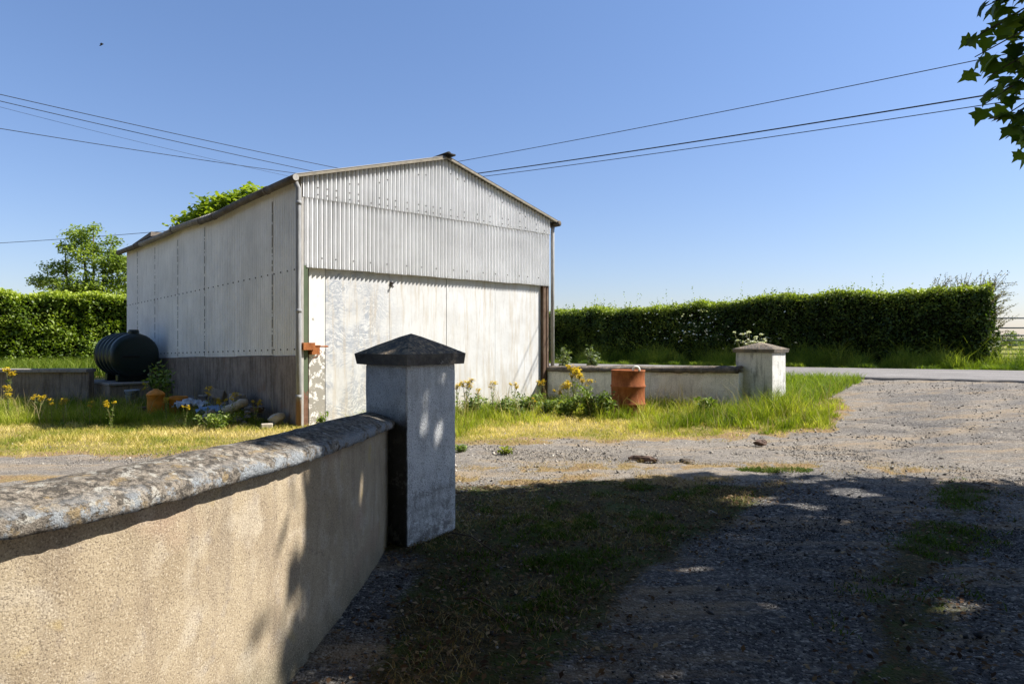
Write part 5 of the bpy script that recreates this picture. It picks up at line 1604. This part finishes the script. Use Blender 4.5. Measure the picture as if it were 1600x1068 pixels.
def bushy(name, label, cat, loc, r, h, n, size, mat, seed, aspect=.45):
    rng = np.random.default_rng(seed)
    t = thing(name, label, cat, loc)
    stm = MB(); L_ = []
    for k in range(9):
        a = rng.uniform(0, 6.28); q = rng.uniform(.1, 1) * r
        tp = Vector((math.cos(a) * q, math.sin(a) * q, h * rng.uniform(.6, 1)))
        stm.tube([(tp.x * .2, tp.y * .2, 0), (tp.x * .7, tp.y * .7, tp.z * .6), tp], [.008, .006, .003], 5)
        for j in range(n // 9):
            f = rng.uniform(.12, 1.0) ** .8
            L_.append((tp.x * f + rng.normal(0, r * .2), tp.y * f + rng.normal(0, r * .2), tp.z * f + rng.normal(0, h * .05)))
    stm.at['rnd'] = list(rng.uniform(.2, .7, len(stm.v)))
    stm.build('stem', 'stem', t)
    V, F, A = leaf_cloud(np.array(L_), size, rng.uniform(0, 1, len(L_)), .35, aspect, rng)
    np_mesh('leaves', V, F, mat, t, {'rnd': A})
    return t
bushy('thistle_plant', 'grey green bushy thistle left of the rusty drum', 'weed', (1.36, 12.1, float(gz(1.36, 12.1))), .24, .56, 460, .08, 'weed', 401)
bushy('thistle_plant', 'low spreading thistle just left of the rusty drum foot', 'weed', (1.6, 11.85, float(gz(1.6, 11.85))), .22, .46, 480, .085, 'weed', 402)
wp = bushy('ragwort_rosette', 'leafy green weed at the foot of the yellow ragwort beside the near pillar', 'weed', (-.75, 12.25, float(gz(-.75, 12.25))), .3, .4, 520, .075, 'weed', 421)
wp['group'] = 'leafy weeds before the door'
for (x_, y_, s_, lab) in ((-.2, 12.35, .9, 'leafy green weed below the second ragwort from the near pillar'), (.25, 12.5, 1.05, 'tallest leafy green weed before the middle of the door'), (.62, 12.35, .85, 'leafy green weed near the shadowed right corner of the door'),
                          (.95, 12.1, 1.0, 'leafy green weed below the tallest ragwort'), (-1.25, 12.2, .8, 'leafy green weed showing behind the near pillar edge'), (.1, 11.85, .6, 'smallest leafy weed in the grass before the door')):
    copy_plain(wp, (x_, y_, float(gz(x_, y_))), s_ * 7, s_, lab)['group'] = 'leafy weeds before the door'
bushy('dock_plant', 'dark leafy dock in the grass beneath the low wall near the small pillar', 'weed', (3.25, 11.4, float(gz(3.25, 11.4))), .22, .36, 200, .13, 'weed', 403, .5)
bushy('mugwort_plant', 'low green weed clump at the sunny foot of the rubble', 'weed', (-4.55, 10.55, .0), .32, .26, 420, .06, 'weed', 404)
bushy('dandelion_plant', 'small green tuft at the track edge right beside the near pillar', 'weed', (-.62, 8.45, .0), .11, .1, 90, .06, 'weed', 405)
bushy('dandelion_plant', 'small yellowish green tuft on the track farther from the near pillar', 'weed', (-.06, 8.35, .0), .12, .09, 80, .06, 'green', 406)
bushy('nettle_plant', 'pale nettle behind the low wall next to the shed downpipe', 'weed', (1.28, 17.0, .42), .2, .8, 300, .1, 'nettle', 407)
bushy('nettle_plant', 'taller pale nettle standing behind the low wall above the ragwort', 'weed', (1.95, 16.6, .42), .2, .85, 320, .1, 'nettle', 408)
bushy('dock_plant', 'green weed by the foot of the sliding door next to the latch post', 'weed', (-3.0, 10.78, 0), .1, .26, 90, .07, 'weed', 409)
bushy('willowherb_plant', 'dark leafy weed growing at the corner of the oil tank base', 'weed', (-6.95, 13.55, 0), .35, .95, 420, .1, 'weed', 410)

# cow parsley behind the small pillar
def cow_parsley(label, loc, h, n, seed):
    rng = np.random.default_rng(seed)
    t = thing('cow_parsley', label, 'wild flower', loc)
    stm = MB(); P = []
    for k in range(n):
        a = rng.uniform(0, 6.28); q = rng.uniform(.05, .4)
        tp = Vector((math.cos(a) * q, math.sin(a) * q * .5, h * rng.uniform(.78, 1.0)))
        stm.tube([(0, 0, 0), (tp.x * .35, tp.y * .35, tp.z * .6), tp], [.009, .006, .003], 5)
        P = []
        for j in range(9):
            b = rng.uniform(0, 6.28); r = rng.uniform(.0, .055)
            e = tp + Vector((math.cos(b) * r, math.sin(b) * r, .03 + rng.normal(0, .006)))
            stm.tube([tp, e], .002, 4)
            for i in range(4): P.append(e + Vector(rng.normal(0, .008, 3)))
        V, F, A = leaf_cloud(np.array(P), .022, rng.uniform(0, 1, len(P)), 1.6, .9, rng)
        np_mesh('flower_head', V, F, 'whitefl', t, {'rnd': A})
    stm.at['rnd'] = list(rng.uniform(.2, .8, len(stm.v)))
    stm.build('stem', 'stem', t)
cow_parsley('white cow parsley rising behind the small far pillar', (4.66, 13.4, .37), 1.16, 24, 501)
cow_parsley('pale cow parsley in the shade at the foot of the far hedge', (8.1, 21.7, .55), .9, 9, 502)

rock('dark_lump', 'long dark lump added for the pothole shadow in the yard track', 'clod', (1.55, 7.95, -.02), (.38, .13, .1), 'brick', 61, -.25, .8)  # this lump and the next are added to stand in for the rut's shadow
rock('dark_lump', 'smaller brown lump added for the rut shadow right of the long one', 'clod', (2.0, 7.82, -.02), (.22, .12, .08), 'timber', 62, .1, .8)
rock('dark_lump', 'dark clod near the grass edge below the small far pillar', 'clod', (3.25, 8.95, .02), (.19, .14, .1), 'brick', 63, .3, .8)
# dead twigs on the shaded ground
def fallen(label, pts):
    mb = MB(); mb.tube([(a, b, float(gz(a, b)) + c) for a, b, c in pts], [.006 - .004 * k / len(pts) for k in range(len(pts))], 6)
    tag(mb.build('fallen_twig', 'twig', smooth=True), label, 'twig')
fallen('thin bent dead twig lying on the shaded stones near the pillar foot', [(-.3, 3.62, .03), (-.2, 3.58, .05), (-.1, 3.45, .05), (-.01, 3.3, .03)])
fallen('dead twig lying on moss just right of the pillar foot', [(-.42, 4.85, .03), (-.28, 4.7, .05), (-.12, 4.4, .04), (-.02, 4.3, .03)])

# ------------------------------------------------------------------ overhead cables and a bird
def cable(label, p0, p1, r, sag, ext0=0, ext1=0, group=None):
    p0 = Vector(p0); p1 = Vector(p1); d = p1 - p0
    a = p0 - d * ext0; b = p1 + d * ext1
    pts = [a.lerp(b, k / 40) - Vector((0, 0, sag * 4 * (k / 40) * (1 - k / 40))) for k in range(41)]
    mb = MB(); mb.tube(pts, r, 6)
    return tag(mb.build('overhead_cable', 'cable', smooth=True), label, 'cable', group)
GC = 'overhead cables'
cable('thin overhead cable highest on the right, running down to the shed ridge', (8.37, 12.42, 6.55), (-1.62, 20.38, 6.74), .008, .12, .5, .2, GC)
cable('thick overhead cable in the middle of the right hand three', (8.66, 12.19, 5.88), (-1.02, 19.9, 6.28), .0135, .12, .5, .25, GC)
cable('thin overhead cable lowest of the right hand three', (8.66, 12.19, 5.71), (-.73, 19.67, 6.15), .008, .12, .5, .25, GC)
cable('topmost overhead cable on the left side of the sky', (-11.2, 15, 6.84), (-4.9, 20.5, 6.52), .008, .1, .5, .35, GC)
cable('second overhead cable from the top on the left side of the sky', (-11.2, 15, 6.69), (-5.67, 20.2, 6.39), .008, .1, .5, .5, GC)
cable('faint thin overhead cable third from the top on the left', (-11.2, 15, 6.6), (-6.9, 19.9, 6.36), .004, .16, .5, .6, GC)
cable('lowest of the overhead cables sloping down to the shed gutter on the left', (-11.2, 15, 6.09), (-6.27, 20, 6.32), .008, .1, .5, .5, GC)
cable('distant level overhead cable passing the feathery tree', (-22.4, 30, 5.72), (-15.1, 30, 6.25), .011, .12, .6, .6, GC)

t = thing('flying_bird', 'small dark bird flying high in the left of the sky', 'bird', (-18.0, 30, 14.3), R(25))
mb = MB(); mb.tube([(-.09, 0, 0), (-.05, 0, .005), (0, 0, .01), (.06, 0, .01), (.1, 0, .0)], [.006, .022, .028, .02, .004], 8); mb.build('bird_body', 'bird', t, smooth=True); t.scale = (1.1, 1.1, 1.1); t.rotation_euler = (R(20), R(-28), R(8))
for s_ in (-1, 1):
    mb = MB(); mb.add([(.05, 0, .01), (-.02, 0, .01), (.06, s_ * .09, .06), (-.01, s_ * .09, .055), (-.05, s_ * .2, .03)], [(0, 2, 3, 1), (2, 4, 3)])
    mb.add([(.05, 0, .002), (-.02, 0, .002), (.06, s_ * .09, .052), (-.01, s_ * .09, .047), (-.05, s_ * .2, .029)], [(0, 1, 3, 2), (2, 3, 4)])
    mb.build('wing', 'bird', t)
